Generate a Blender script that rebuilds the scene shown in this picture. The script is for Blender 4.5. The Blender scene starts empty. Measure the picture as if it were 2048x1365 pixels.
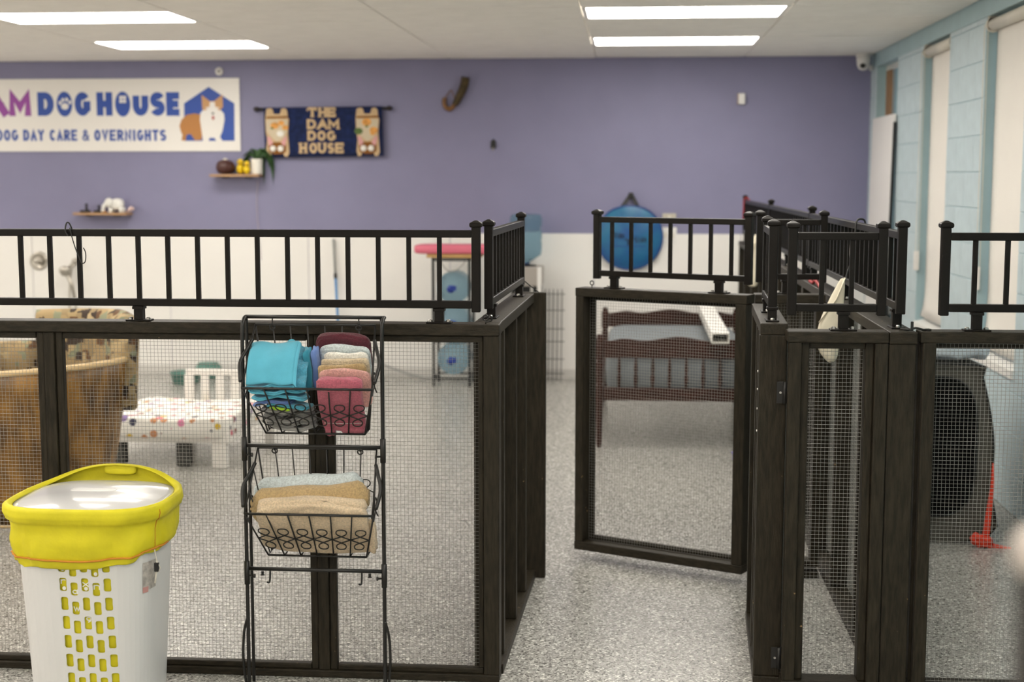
import bpy, bmesh, math, random
from mathutils import Vector, Matrix
random.seed(7)
SC = bpy.context.scene
COL = SC.collection
PI = math.pi

# ------------------------------------------------------------------ camera, world, exposure
CAM_Z = 1.70
YAW, PITCH, FPX = math.radians(4.8118), math.radians(6.5888), 2844.0
cam_d = bpy.data.cameras.new('camera')
cam = bpy.data.objects.new('camera', cam_d)
COL.objects.link(cam)
cam.location = (0, 0, CAM_Z)
cam.rotation_euler = (PI / 2 - PITCH, 0, YAW)
cam_d.sensor_width = 36.0
cam_d.lens = FPX / 2048 * 36.0
cam_d.clip_start = 0.05
cam_d.dof.use_dof = True
cam_d.dof.focus_distance = 4.62
cam_d.dof.aperture_fstop = 2.7
SC.camera = cam
SC.view_settings.view_transform = 'Standard'
SC.view_settings.look = 'None'
SC.view_settings.exposure = 0.0
SC.view_settings.gamma = 1.0
SC.view_settings.use_curve_mapping = False
world = bpy.data.worlds.new('world')
SC.world = world
world.use_nodes = True
world.node_tree.nodes['Background'].inputs[0].default_value = (0.80, 0.88, 1.0, 1)
world.node_tree.nodes['Background'].inputs[1].default_value = 1.6
LAMP = 14.8                       # strength of the ceiling light panels
LAMP_COL = (1.0, 0.945, 0.855, 1)
SC.cycles.max_bounces = 8
SC.cycles.diffuse_bounces = 5

# camera-measure helpers: a pixel of the photograph met with a real plane
_r = Vector((math.cos(YAW), math.sin(YAW), 0))
_f = Vector((-math.sin(YAW) * math.cos(PITCH), math.cos(YAW) * math.cos(PITCH), -math.sin(PITCH)))
_u = _r.cross(_f)
def _ray(px, py):
    return _f + _r * ((px - 1024) / FPX) - _u * ((py - 682.5) / FPX)
def at(px, py, Y):
    d = _ray(px, py)
    return Vector((0, 0, CAM_Z)) + d * (Y / d.y)
def atx(px, py, X):
    d = _ray(px, py)
    return Vector((0, 0, CAM_Z)) + d * (X / d.x)
def atz(px, py, Z):
    d = _ray(px, py)
    return Vector((0, 0, CAM_Z)) + d * ((Z - CAM_Z) / d.z)

# ------------------------------------------------------------------ materials
def new_mat(name):
    m = bpy.data.materials.new(name)
    m.use_nodes = True
    return m, m.node_tree.nodes, m.node_tree.links, m.node_tree.nodes['Principled BSDF']
def pm(name, col, rough=.5, metal=0.0, var=0.0, vscale=8.0, bump=0.0, bscale=60.0, stretch=(1, 1, 1), trans=0.0,
       col2=None, coat=0.0, emit=0.0, spec=.5, detail=4, ior=1.45, alpha=1.0, sheen=0.0):
    m, N, L, b = new_mat(name)
    b.inputs['Base Color'].default_value = (*col, 1)
    b.inputs['Roughness'].default_value = rough
    b.inputs['Metallic'].default_value = metal
    b.inputs['Transmission Weight'].default_value = trans
    b.inputs['Coat Weight'].default_value = coat
    b.inputs['Specular IOR Level'].default_value = spec
    b.inputs['IOR'].default_value = ior
    b.inputs['Alpha'].default_value = alpha
    if sheen:
        b.inputs['Sheen Weight'].default_value = sheen
        b.inputs['Sheen Roughness'].default_value = .5
    if emit:
        b.inputs['Emission Color'].default_value = (*col, 1)
        b.inputs['Emission Strength'].default_value = emit
    if var or bump:
        tc = N.new('ShaderNodeTexCoord')
        mp = N.new('ShaderNodeMapping')
        mp.inputs['Scale'].default_value = stretch
        L.new(tc.outputs['Object'], mp.inputs['Vector'])
    if var:
        nz = N.new('ShaderNodeTexNoise')
        nz.inputs['Scale'].default_value = vscale
        nz.inputs['Detail'].default_value = detail
        L.new(mp.outputs[0], nz.inputs['Vector'])
        rp = N.new('ShaderNodeValToRGB')
        c2 = col2 or tuple(min(1, c * (1 + var)) for c in col)
        c1 = tuple(c * (1 - var) for c in col) if not col2 else col
        rp.color_ramp.elements[0].position = .32
        rp.color_ramp.elements[1].position = .68
        rp.color_ramp.elements[0].color = (*c1, 1)
        rp.color_ramp.elements[1].color = (*c2, 1)
        L.new(nz.outputs['Fac'], rp.inputs['Fac'])
        L.new(rp.outputs['Color'], b.inputs['Base Color'])
    if bump:
        n2 = N.new('ShaderNodeTexNoise')
        n2.inputs['Scale'].default_value = bscale
        n2.inputs['Detail'].default_value = 3
        L.new(mp.outputs[0], n2.inputs['Vector'])
        bp = N.new('ShaderNodeBump')
        bp.inputs['Strength'].default_value = bump
        bp.inputs['Distance'].default_value = .004
        L.new(n2.outputs['Fac'], bp.inputs['Height'])
        L.new(bp.outputs[0], b.inputs['Normal'])
    return m

WOOD = pm('stained_wood', (.0225, .0180, .0115), .45, spec=.22, var=.38, vscale=9, stretch=(3, 12, 12), bump=.35, bscale=26)
WOODV = pm('stained_wood_upright', (.0225, .0180, .0115), .45, spec=.22, var=.38, vscale=9, stretch=(12, 12, 1.6), bump=.35, bscale=26)
def chips(m):
    # sparse knocks where the stain is gone and bare wood shows
    N, L = m.node_tree.nodes, m.node_tree.links; b = N['Principled BSDF']; src = b.inputs['Base Color'].links[0].from_socket
    tc = N.new('ShaderNodeTexCoord'); nz = N.new('ShaderNodeTexNoise'); nz.inputs['Scale'].default_value = 38; nz.inputs['Detail'].default_value = 6
    L.new(tc.outputs['Object'], nz.inputs['Vector'])
    rp = N.new('ShaderNodeValToRGB'); rp.color_ramp.elements[0].position = .735; rp.color_ramp.elements[1].position = .76
    L.new(nz.outputs['Fac'], rp.inputs['Fac'])
    mx = N.new('ShaderNodeMix'); mx.data_type = 'RGBA'; mx.inputs[7].default_value = (.30, .20, .10, 1)
    L.new(rp.outputs['Color'], mx.inputs[0]); L.new(src, mx.inputs[6]); L.new(mx.outputs[2], b.inputs['Base Color'])
chips(WOOD); chips(WOODV)
RAILM = pm('black_brown_metal', (.0068, .0052, .0040), .36, spec=.22, bump=.12, bscale=180)
STEEL = pm('zinc_bolt', (.62, .60, .57), .3, metal=1)
WIRE = pm('galvanized_wire', (.34, .33, .31), .45, metal=.55)
BLACKW = pm('black_wire', (.011, .010, .009), .38)
WHITEP = pm('white_wall_panel', (.82, .80, .77), .34, var=.02, vscale=2)
PURPLE = pm('purple_paint', (.225, .218, .345), .55, var=.03, vscale=3, bump=.12, bscale=220)
CEIL = pm('ceiling_tile_white', (.88, .85, .80), .85, var=.03, vscale=5, bump=.25, bscale=160)
BLOCK = pm('pale_blue_block_paint', (.50, .60, .64), .45, var=.05, vscale=12, bump=.55, bscale=70)
BLUETRIM = pm('blue_trim_paint', (.36, .50, .54), .4, var=.04, vscale=6)
BLIND = pm('cream_blind', (.80, .765, .715), .8, bump=.1, bscale=300, var=.015, vscale=4)
WPLAS = pm('white_plastic', (.78, .765, .745), .32)
CREAMP = pm('cream_plastic', (.70, .66, .58), .4)
GREYP = pm('grey_plastic', (.34, .33, .31), .4)
BLACKP = pm('black_plastic', (.012, .012, .012), .4)
YELLOW = pm('yellow_fabric', (.66, .58, .012), .62, var=.07, vscale=14, bump=.4, bscale=40)
ORANGE = pm('orange_stitching', (.55, .22, .02), .7)
WHITEPR = pm('white_print', (.85, .85, .80), .6)

def floor_mat():
    m, N, L, b = new_mat('speckled_grey_floor')
    tc = N.new('ShaderNodeTexCoord')
    v = N.new('ShaderNodeTexVoronoi'); v.inputs['Scale'].default_value = 150
    nz = N.new('ShaderNodeTexNoise'); nz.inputs['Scale'].default_value = 95; nz.inputs['Detail'].default_value = 3
    L.new(tc.outputs['Object'], nz.inputs['Vector'])
    ad = N.new('ShaderNodeVectorMath'); ad.operation = 'MULTIPLY_ADD'
    ad.inputs[1].default_value = (.012, .012, .012)
    L.new(nz.outputs['Color'], ad.inputs[0]); L.new(tc.outputs['Object'], ad.inputs[2])
    L.new(ad.outputs[0], v.inputs['Vector'])
    sp = N.new('ShaderNodeSeparateColor'); L.new(v.outputs['Color'], sp.inputs[0])
    rp = N.new('ShaderNodeValToRGB'); cr = rp.color_ramp; cr.interpolation = 'CONSTANT'
    cr.elements[0].position = 0; cr.elements[0].color = (.115, .112, .104, 1)
    cr.elements[1].position = .16; cr.elements[1].color = (.275, .267, .25, 1)
    for p, c in ((.42, .33), (.66, .295), (.82, .48), (.93, .66)):
        e = cr.elements.new(p); e.color = (c * 1.12, c * 1.09, c * 1.02, 1)
    L.new(sp.outputs[0], rp.inputs['Fac'])
    n3 = N.new('ShaderNodeTexNoise'); n3.inputs['Scale'].default_value = 1.3
    L.new(tc.outputs['Object'], n3.inputs['Vector'])
    mx = N.new('ShaderNodeMix'); mx.data_type = 'RGBA'; mx.blend_type = 'MULTIPLY'; mx.inputs[0].default_value = .25
    L.new(rp.outputs['Color'], mx.inputs[6]); L.new(n3.outputs['Color'], mx.inputs[7])
    L.new(rp.outputs['Color'], b.inputs['Base Color'])
    b.inputs['Roughness'].default_value = .23
    b.inputs['Specular IOR Level'].default_value = .5
    bp = N.new('ShaderNodeBump'); bp.inputs['Strength'].default_value = .25; bp.inputs['Distance'].default_value = .002
    L.new(v.outputs['Distance'], bp.inputs['Height']); L.new(bp.outputs[0], b.inputs['Normal'])
    return m
FLOOR = floor_mat()

def cells_mat(name, stops, scale, metric='CHEBYCHEV', rough=.8, rand=.8, bg=None, bump=.3):
    m, N, L, b = new_mat(name)
    tc = N.new('ShaderNodeTexCoord')
    v = N.new('ShaderNodeTexVoronoi'); v.distance = metric
    v.inputs['Scale'].default_value = scale; v.inputs['Randomness'].default_value = rand
    L.new(tc.outputs['Object'], v.inputs['Vector'])
    sp = N.new('ShaderNodeSeparateColor'); L.new(v.outputs['Color'], sp.inputs[0])
    rp = N.new('ShaderNodeValToRGB'); cr = rp.color_ramp; cr.interpolation = 'CONSTANT'
    cr.elements[0].position = 0; cr.elements[0].color = (*stops[0][1], 1)
    cr.elements[1].position = stops[1][0]; cr.elements[1].color = (*stops[1][1], 1)
    for p, c in stops[2:]:
        e = cr.elements.new(p); e.color = (*c, 1)
    L.new(sp.outputs[0], rp.inputs['Fac'])
    out = rp.outputs['Color']
    if bg:
        # only the middle of a cell carries its colour, the rest is the ground colour
        lt = N.new('ShaderNodeMath'); lt.operation = 'LESS_THAN'; lt.inputs[1].default_value = bg[1]
        L.new(v.outputs['Distance'], lt.inputs[0])
        mx = N.new('ShaderNodeMix'); mx.data_type = 'RGBA'
        mx.inputs[6].default_value = (*bg[0], 1)
        L.new(lt.outputs[0], mx.inputs[0]); L.new(out, mx.inputs[7])
        out = mx.outputs[2]
    L.new(out, b.inputs['Base Color'])
    b.inputs['Roughness'].default_value = rough
    return m

# ------------------------------------------------------------------ mesh helpers
class MB:
    def __init__(s):
        s.V, s.F = [], []
    def add(s, vs, fs):
        o = len(s.V); s.V += [tuple(v) for v in vs]; s.F += [tuple(i + o for i in f) for f in fs]; return s
    def box(s, lo, hi, R=None):
        x0, y0, z0 = lo; x1, y1, z1 = hi
        vs = [Vector(p) for p in ((x0, y0, z0), (x1, y0, z0), (x1, y1, z0), (x0, y1, z0), (x0, y0, z1), (x1, y0, z1), (x1, y1, z1), (x0, y1, z1))]
        if R is not None: vs = [R @ v for v in vs]
        return s.add(vs, [(0, 3, 2, 1), (4, 5, 6, 7), (0, 1, 5, 4), (1, 2, 6, 5), (2, 3, 7, 6), (3, 0, 4, 7)])
    def bar(s, a, b, w, h, up=(0, 0, 1)):
        a, b = Vector(a), Vector(b); d = (b - a).normalized(); up = Vector(up)
        sd = d.cross(up).normalized(); u = sd.cross(d)
        vs = []
        for p in (a, b):
            for i, j in ((-1, -1), (1, -1), (1, 1), (-1, 1)):
                vs.append(p + sd * (i * w / 2) + u * (j * h / 2))
        return s.add(vs, [(0, 1, 2, 3), (7, 6, 5, 4), (0, 4, 5, 1), (1, 5, 6, 2), (2, 6, 7, 3), (3, 7, 4, 0)])
    def tube(s, pts, r, n=8, closed=False, caps=True, up=(0, 0, 1)):
        pts = [Vector(p) for p in pts]; m = len(pts); rs = r if isinstance(r, (list, tuple)) else [r] * m
        vs, fs = [], []; prev = None
        for i, p in enumerate(pts):
            if closed: t = pts[(i + 1) % m] - pts[i - 1]
            else: t = pts[min(i + 1, m - 1)] - pts[max(i - 1, 0)]
            if t.length < 1e-9: t = Vector((0, 0, 1))
            t.normalize()
            if prev is None:
                a = Vector(up)
                if abs(a.dot(t)) > .95: a = Vector((1, 0, 0))
                nrm = (a - t * a.dot(t)).normalized()
            else:
                nrm = prev - t * prev.dot(t)
                nrm = nrm.normalized() if nrm.length > 1e-6 else prev
            prev = nrm; bn = t.cross(nrm)
            for k in range(n):
                a = 2 * PI * k / n
                vs.append(p + (nrm * math.cos(a) + bn * math.sin(a)) * rs[i])
        for i in range(m if closed else m - 1):
            for k in range(n):
                j = (i + 1) % m
                fs.append((i * n + k, i * n + (k + 1) % n, j * n + (k + 1) % n, j * n + k))
        if caps and not closed:
            fs.append(tuple(range(n - 1, -1, -1))); fs.append(tuple((m - 1) * n + k for k in range(n)))
        return s.add(vs, fs)
    def lathe(s, prof, c, n=24, axis='z', caps=True):
        vs, fs = [], []; c = Vector(c)
        for r, h in prof:
            for k in range(n):
                a = 2 * PI * k / n; x, y = r * math.cos(a), r * math.sin(a)
                vs.append(c + (Vector((x, y, h)) if axis == 'z' else Vector((x, h, y)) if axis == 'y' else Vector((h, x, y))))
        for i in range(len(prof) - 1):
            for k in range(n):
                q = (i * n + k, i * n + (k + 1) % n, (i + 1) * n + (k + 1) % n, (i + 1) * n + k)
                fs.append(q if axis != 'y' else q[::-1])
        if caps:
            a, b = tuple(range(n - 1, -1, -1)), tuple((len(prof) - 1) * n + k for k in range(n))
            fs += [a, b] if axis != 'y' else [a[::-1], b[::-1]]
        return s.add(vs, fs)
    def loft(s, rings, closed=True, caps=True):
        n = len(rings[0]); vs = [v for r in rings for v in r]; fs = []
        for i in range(len(rings) - 1):
            for k in range(n if closed else n - 1):
                fs.append((i * n + k, i * n + (k + 1) % n, (i + 1) * n + (k + 1) % n, (i + 1) * n + k))
        if caps and closed:
            fs.append(tuple(range(n - 1, -1, -1))); fs.append(tuple((len(rings) - 1) * n + k for k in range(n)))
        return s.add(vs, fs)
    def prism(s, poly, d):
        """poly: 3-D points of a flat outline, d: extrusion vector"""
        poly = [Vector(p) for p in poly]; d = Vector(d); n = len(poly)
        vs = poly + [p + d for p in poly]
        nrm = Vector((0, 0, 0))
        for i in range(n):
            nrm += poly[i].cross(poly[(i + 1) % n])
        fs = [tuple(range(n)), tuple(range(2 * n - 1, n - 1, -1))] + [(i, i + n, (i + 1) % n + n, (i + 1) % n) for i in range(n)]
        if nrm.dot(d) > 0: fs = [f[::-1] for f in fs]
        return s.add(vs, fs)
    def ball(s, c, r, n=12, m=8, R=None):
        c = Vector(c); r = r if isinstance(r, (tuple, list)) else (r, r, r)
        rings = []
        for i in range(m + 1):
            a = -PI / 2 + PI * i / m; a = max(-PI / 2 + .02, min(PI / 2 - .02, a))
            ring = []
            for k in range(n):
                b = 2 * PI * k / n
                p = Vector((r[0] * math.cos(a) * math.cos(b), r[1] * math.cos(a) * math.sin(b), r[2] * math.sin(a)))
                ring.append(c + (R @ p if R is not None else p))
            rings.append(ring)
        return s.loft(rings)
    def pad(s, c, size, R=None, e=.35, n=20, m=12, wob=0.0, seed=0, fn=None):
        """soft cushion / folded cloth: superellipsoid with gentle lumps"""
        c = Vector(c); rnd = random.Random(seed); ph = [rnd.uniform(0, 6.28) for _ in range(6)]
        def sg(v, p): return math.copysign(abs(v) ** p, v)
        rings = []
        for i in range(m + 1):
            a = -PI / 2 + PI * i / m; a = max(-PI / 2 + .03, min(PI / 2 - .03, a))
            ring = []
            for k in range(n):
                b = 2 * PI * k / n
                p = Vector((size[0] / 2 * sg(math.cos(a), e) * sg(math.cos(b), e), size[1] / 2 * sg(math.cos(a), e) * sg(math.sin(b), e), size[2] / 2 * sg(math.sin(a), e)))
                if wob:
                    q = Vector((p.x / size[0], p.y / size[1], p.z / size[2])) * 5
                    p.x += wob * math.sin(q.y * 2.1 + q.z * 1.7 + ph[0]); p.y += wob * math.sin(q.x * 1.9 + q.z * 2.3 + ph[1]); p.z += wob * math.sin(q.x * 2.2 + q.y * 1.3 + ph[2])
                if fn: p = fn(p)
                ring.append(c + (R @ p if R is not None else p))
            rings.append(ring)
        return s.loft(rings)
    def grid(s, fn, nu, nv, closeu=False):
        vs = [fn(i / nu, j / nv) for j in range(nv + 1) for i in range(nu if closeu else nu + 1)]
        w = nu if closeu else nu + 1; fs = []
        for j in range(nv):
            for i in range(nu):
                fs.append((j * w + i, j * w + (i + 1) % w, (j + 1) * w + (i + 1) % w, (j + 1) * w + i))
        return s.add(vs, fs)
    def build(s, name, mat, parent=None, smooth=False, bevel=0.0, off=None, solid=0.0, kind=None, label=None, sub=0):
        if parent is not None and off is None: off = parent.get('_off')
        vs = s.V
        if off is not None: vs = [(v[0] - off[0], v[1] - off[1], v[2] - off[2]) for v in vs]
        me = bpy.data.meshes.new(name); me.from_pydata(vs, [], s.F)
        bm = bmesh.new(); bm.from_mesh(me); bmesh.ops.recalc_face_normals(bm, faces=bm.faces); bm.to_mesh(me); bm.free()
        if smooth: me.polygons.foreach_set('use_smooth', [True] * len(me.polygons))
        me.materials.append(mat); me.update()
        o = bpy.data.objects.new(name, me); COL.objects.link(o)
        if parent is not None: o.parent = parent
        if solid:
            q = o.modifiers.new('thick', 'SOLIDIFY'); q.thickness = solid; q.offset = 0
        if sub:
            q = o.modifiers.new('sub', 'SUBSURF'); q.levels = sub; q.render_levels = sub
        if bevel:
            q = o.modifiers.new('bevel', 'BEVEL'); q.width = bevel; q.segments = 2; q.limit_method = 'ANGLE'; q.angle_limit = .7
        if kind: o['kind'] = kind
        if label: o['label'] = label
        return o

def thing(name, label, cat, loc=(0, 0, 0), rotz=0.0, group=None, world=False):
    """an Empty at the base of a thing; world=True: its parts are given in room coordinates"""
    o = bpy.data.objects.new(name, None); COL.objects.link(o)
    o.empty_display_size = .05
    o.location = loc; o.rotation_euler = (0, 0, rotz)
    o['label'] = label; o['category'] = cat
    if group: o['group'] = group
    if world: o['_off'] = list(loc)
    return o
def tag(o, label, cat, group=None):
    o['label'] = label; o['category'] = cat
    if group: o['group'] = group
    return o
def struct(o):
    o['kind'] = 'structure'; return o
def sub_of(o, child):
    """child built with the same parent coordinates becomes a sub-part of o"""
    child.parent = o; return child
def crom(pts, k=6, closed=False):
    pts = [Vector(p) for p in pts]; n = len(pts); out = []
    seg = n if closed else n - 1
    for i in range(seg):
        if closed: p0, p1, p2, p3 = pts[i - 1], pts[i], pts[(i + 1) % n], pts[(i + 2) % n]
        else: p0, p1, p2, p3 = pts[max(i - 1, 0)], pts[i], pts[i + 1], pts[min(i + 2, n - 1)]
        for j in range(k):
            t = j / k
            out.append(.5 * ((2 * p1) + (p2 - p0) * t + (2 * p0 - 5 * p1 + 4 * p2 - p3) * t * t + (3 * p1 - p0 - 3 * p2 + p3) * t ** 3))
    if not closed: out.append(pts[-1])
    return out
def copy_tree(o, parent=None, loc=None, rotz=None, label=None):
    c = o.copy(); COL.objects.link(c)
    if parent is not None: c.parent = parent
    if loc is not None: c.location = loc
    if rotz is not None: c.rotation_euler = (0, 0, rotz)
    if label: c['label'] = label
    for ch in o.children: copy_tree(ch, c)
    return c
def RX(a): return Matrix.Rotation(a, 3, 'X')
def RY(a): return Matrix.Rotation(a, 3, 'Y')
def RZ(a): return Matrix.Rotation(a, 3, 'Z')

# ------------------------------------------------------------------ the room
YB, XW, ZC, XL, YF = 11.976, 1.93, 2.68, -7.63, -3.0
fl = struct(MB().box((XL - .2, YF - .2, -.12), (XW + .35, YB + .25, 0)).build('floor', FLOOR))
wb = struct(MB().box((XL - .2, YB, 0), (XW + .35, YB + .2, ZC + .1)).build('wall_back', PURPLE))
struct(MB().box((XL - .2, YF, 0), (XL, YB, ZC + .1)).build('wall_left', WHITEP))
struct(MB().box((XL, YF - .2, 0), (XW + .3, YF, ZC + .1)).build('wall_front', WHITEP))
# white wall sheets, 4 ft, along the foot of the back wall
x = XL
while x < XW - .05:
    x1 = min(x + 1.217, XW - .002)
    MB().box((x + .001, YB - .006, .012), (x1 - .001, YB, 1.226)).build('panel', WHITEP, wb, bevel=.001)
    x += 1.2192
struct(MB().box((XL, YB - .011, 0), (XW - .002, YB - .0062, .075)).build('baseboard_back', pm('grey_base', (.62, .60, .57), .4)))
# ceiling: deck above, lift-out tiles, light panels
ce = struct(MB().box((XL - .2, YF - .2, ZC + .10), (XW + .35, YB + .25, ZC + .2)).build('ceiling', CEIL))
cols = [-1.53 + 1.2192 * k for k in range(-5, 4)]
rows = [8.45 + .6096 * k for k in range(-19, 7)]
lightcells = {(c, r) for c in (1, 4 - 3 + 0, 4 + 1 - 4, 4 + 0) for r in range(0)}
LC = []           # (x0,y0) of light panels
for cx0 in (-1.53 + 1.2192 * -5, -1.53 + 1.2192 * -2, -1.53 + 1.2192):
    for k in (-18, -15, -12, -9, -6, -3, 0, 3):
        LC.append((round(cx0, 3), round(8.45 + .6096 * k, 3)))
tile_me = {}
for cx0 in cols:
    for ry in rows:
        if (round(cx0, 3), round(ry, 3)) in LC: continue
        x0, x1, y0, y1 = max(cx0, XL + .002), min(cx0 + 1.2192, XW - .002), max(ry, YF + .002), min(ry + .6096, YB - .002)
        if x1 - x0 < .03 or y1 - y0 < .03: continue
        key = (round(x1 - x0, 3), round(y1 - y0, 3))
        if key not in tile_me:
            w, d = key; g = .0022
            b = MB().box((g, g, 0.004), (w - g, d - g, .018)); b.box((g + .004, g + .004, 0), (w - g - .004, d - g - .004, .004))
            o = b.build('tile', CEIL, ce); tile_me[key] = o.data
        else:
            o = bpy.data.objects.new('tile', tile_me[key]); COL.objects.link(o); o.parent = ce
        o.location = (x0, y0, ZC + random.uniform(0, .0015))
        o.rotation_euler = (random.uniform(-.0012, .0012), random.uniform(-.0008, .0008), 0)
LIGHTM = pm('light_diffuser', LAMP_COL[:3], .6, emit=LAMP)
FRAMEM = pm('light_frame_white', (.8, .79, .77), .5)
def rrect(x0, y0, x1, y1, r, z, n=4):
    out = []
    for cx, cy, a0 in ((x1 - r, y1 - r, 0), (x0 + r, y1 - r, 90), (x0 + r, y0 + r, 180), (x1 - r, y0 + r, 270)):
        for i in range(n + 1):
            a = math.radians(a0 + 90 * i / n); out.append(Vector((cx + r * math.cos(a), cy + r * math.sin(a), z)))
    return out
vis = {(round(-1.53 + 1.2192, 3), 8.45): 'flush ceiling light panel at right, nearer one with the wider glow',
       (round(-1.53 + 1.2192, 3), round(8.45 + 1.8288, 3)): 'flush ceiling light panel at right, farther one close to the purple wall',
       (round(-1.53 - 2.4384, 3), 8.45): 'flush ceiling light panel at left, nearer one running out of view',
       (round(-1.53 - 2.4384, 3), round(8.45 + 1.8288, 3)): 'flush ceiling light panel at left, farther one above the white banner'}
lp0 = None
for (x0, y0) in LC:
    lab = vis.get((x0, y0), 'flush ceiling light panel overhead behind the part of the room shown')
    if lp0 is None:
        t = thing('ceiling_light', lab, 'ceiling light', (x0, y0, ZC), 0)
        f = MB()
        for a, b in (((.004, .004), (1.215, .028)), ((.004, .582), (1.215, .606)), ((.004, .028), (.03, .582)), ((1.189, .028), (1.215, .582))):
            f.box((a[0], a[1], 0), (b[0], b[1], .02))
        f.box((.004, .004, .07), (1.215, .606, .09)).build('housing', FRAMEM, t)
        MB().prism(rrect(.030, .028, 1.189, .582, .03, .0005), (0, 0, .012)).build('diffuser', LIGHTM, t)
        lp0 = t
    else:
        t = copy_tree(lp0, None, (x0, y0, ZC), 0, lab)
    t['group'] = 'ceiling light panels' if (x0, y0) in vis else 'ceiling light panels out of view'

# window wall: concrete blocks with window openings
piers = [(6.42, 7.32), (8.15, 9.05), (9.86, 10.78), (11.70, YB)]
wins = [(7.32, 8.15), (9.05, 9.86), (10.78, 11.70)]
SILL, HEAD = .71, 2.575
g = MB()
g.box((XW + .005, YF, 0), (XW + .30, 6.42, ZC + .1)); g.box((XW + .005, 6.42, 0), (XW + .30, YB, SILL)); g.box((XW, 6.42, HEAD), (XW + .30, YB, ZC + .1))
for a, b in piers: g.box((XW + .005, a, SILL), (XW + .30, b, HEAD))
wr = struct(g.build('wall_right', BLUETRIM))
blk = {}
def block(y0, y1, z0, z1):
    key = (round(y1 - y0, 3), round(z1 - z0, 3))
    if key not in blk:
        o = MB().box((0, .0025, .0025), (.03, key[0] - .0025, key[1] - .0025)).build('concrete_block', BLOCK, wr, bevel=.003); blk[key] = o
    else:
        o = blk[key].copy(); COL.objects.link(o)
    o.location = (XW + random.uniform(-.0006, .0006), y0, z0)
H = SILL / 3.5
z, k = 0.0, 0
while z < HEAD - .02:
    z1 = min(z + .2035, HEAD)
    if z < SILL < z1 - .02: z1 = SILL
    segs = [(5.2, YB - .002)] if z1 <= SILL + .001 else piers
    for a, b in segs:
        y = a - (.2035 if k % 2 else 0)
        y = a
        first = True
        while y < b - .02:
            w = .407
            if first and k % 2: w = .2035
            y1 = min(y + w, b)
            if b - y1 < .06: y1 = b
            block(y, y1, z, z1); y = y1; first = False
    z, k = z1, k + 1
# windows, sills, blinds
GLASS = pm('window_glass', (.9, .95, .95), .03, trans=1.0, ior=1.2)
WINFR = pm('window_frame_pale', (.66, .66, .62), .4)
BROWN = pm('brown_board', (.30, .17, .085), .7, var=.2, vscale=6, stretch=(1, 6, 1))
for i, (a, b) in enumerate(wins):
    w = struct(MB().box((XW + .075, a, SILL), (XW + .105, a + .035, HEAD)).box((XW + .075, b - .035, SILL), (XW + .105, b, HEAD)).box((XW + .075, a + .035, SILL), (XW + .105, b - .035, SILL + .04)).box((XW + .075, a + .035, HEAD - .04), (XW + .105, b - .035, HEAD)).build('window_%d' % (3 - i), WINFR))
    MB().box((XW + .088, a + .036, SILL + .041), (XW + .094, b - .036, HEAD - .041)).build('pane', GLASS, w)
    if i == 2:
        MB().box((XW + .070, 11.46, SILL + .041), (XW + .087, b - .036, HEAD - .041)).build('board', BROWN, w, label='brown board closing the far half of the window')
    # sloping sill with a pale top
    sl = MB().prism([(XW - .012, a + .001, SILL - .03), (XW - .012, a + .001, SILL + .012), (XW + .074, a + .001, SILL + .032), (XW + .074, a + .001, SILL - .03)], (0, b - a - .002, 0)).build('sill', WHITEP, w)
def blind(a, b, label):
    t = thing('roller_blind', label, 'blind', (XW + .062, (a + b) / 2, SILL + .04), 0, 'roller blinds on the window wall', True)
    X = XW + .034
    MB().lathe([(.033, a + .03), (.033, b - .03)], (X, 0, 2.528), 16, 'y').build('roller_tube', CREAMP, t, smooth=True)
    def sheet(u, v):
        flare = .05 * max(0, (v - .9) / .1) ** 2
        return Vector((X + .022 - .004 * math.sin(u * 3) * v - flare * .5, a + .045 + u * (b - a - .07), 2.528 - v * (2.528 - SILL - .05)))
    MB().grid(sheet, 6, 24).build('blind_fabric', BLIND, t, smooth=True, solid=.0012)
    MB().box((X + .014, a + .05, SILL + .040), (X + .026, b - .03, SILL + .062)).build('hem_bar', CREAMP, t, bevel=.002)
    for y in (a + .010, b - .030):
        m = MB().lathe([(.042, y), (.042, y + .018)], (X, 0, 2.528), 16, 'y'); m.box((X - .030, y, 2.50), (X + .036, y + .018, HEAD - .001)); m.build('bracket', CREAMP, t)
        MB().lathe([(.030, y - .0005), (.030, y - .004), (.012, y - .005)], (X, 0, 2.528), 14, 'y').build('bracket_disc', WPLAS, t, smooth=True)
    # the operating chain hangs at the far edge, weighted by a clear clip
    y = b - .012
    for dx in (-.046, -.026):
        MB().tube([(X + dx, y, 2.53), (X + dx, y - .004, 1.19)], .0022, 5).build('chain', CREAMP, t)
    MB().box((X - .058, y - .012, 1.07), (X - .022, y + .004, 1.20)).build('chain_clip', WPLAS, t, bevel=.004)
    return t
blind(wins[0][0], wins[0][1], 'wide cream roller blind on the nearest window at right')
blind(wins[1][0], wins[1][1], 'narrow cream roller blind between two pale blue block piers')
# white board leaning against the farthest window
t = thing('leaning_board', 'tall white board leaning against the far corner window', 'board', (1.88, 11.15, 0), 0, None, True)
MB().add([(1.872, 10.72, .0), (1.872, 11.66, .0), (1.903, 11.66, 2.16), (1.903, 10.72, 2.16), (1.890, 10.72, .0), (1.890, 11.66, .0), (1.921, 11.66, 2.16), (1.921, 10.72, 2.16)],
         [(0, 1, 2, 3), (7, 6, 5, 4), (0, 4, 5, 1), (1, 5, 6, 2), (2, 6, 7, 3), (3, 7, 4, 0)]).build('board_sheet', WHITEP, t, bevel=.002)
m = MB(); m.bar((1.878, 10.712, .02), (1.909, 10.712, 2.10), .014, .022, (1, 0, 0)); m.build('edge_strip', BLACKP, t)  # black strip added to stand in for the dark shaded gap beside the board
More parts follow.
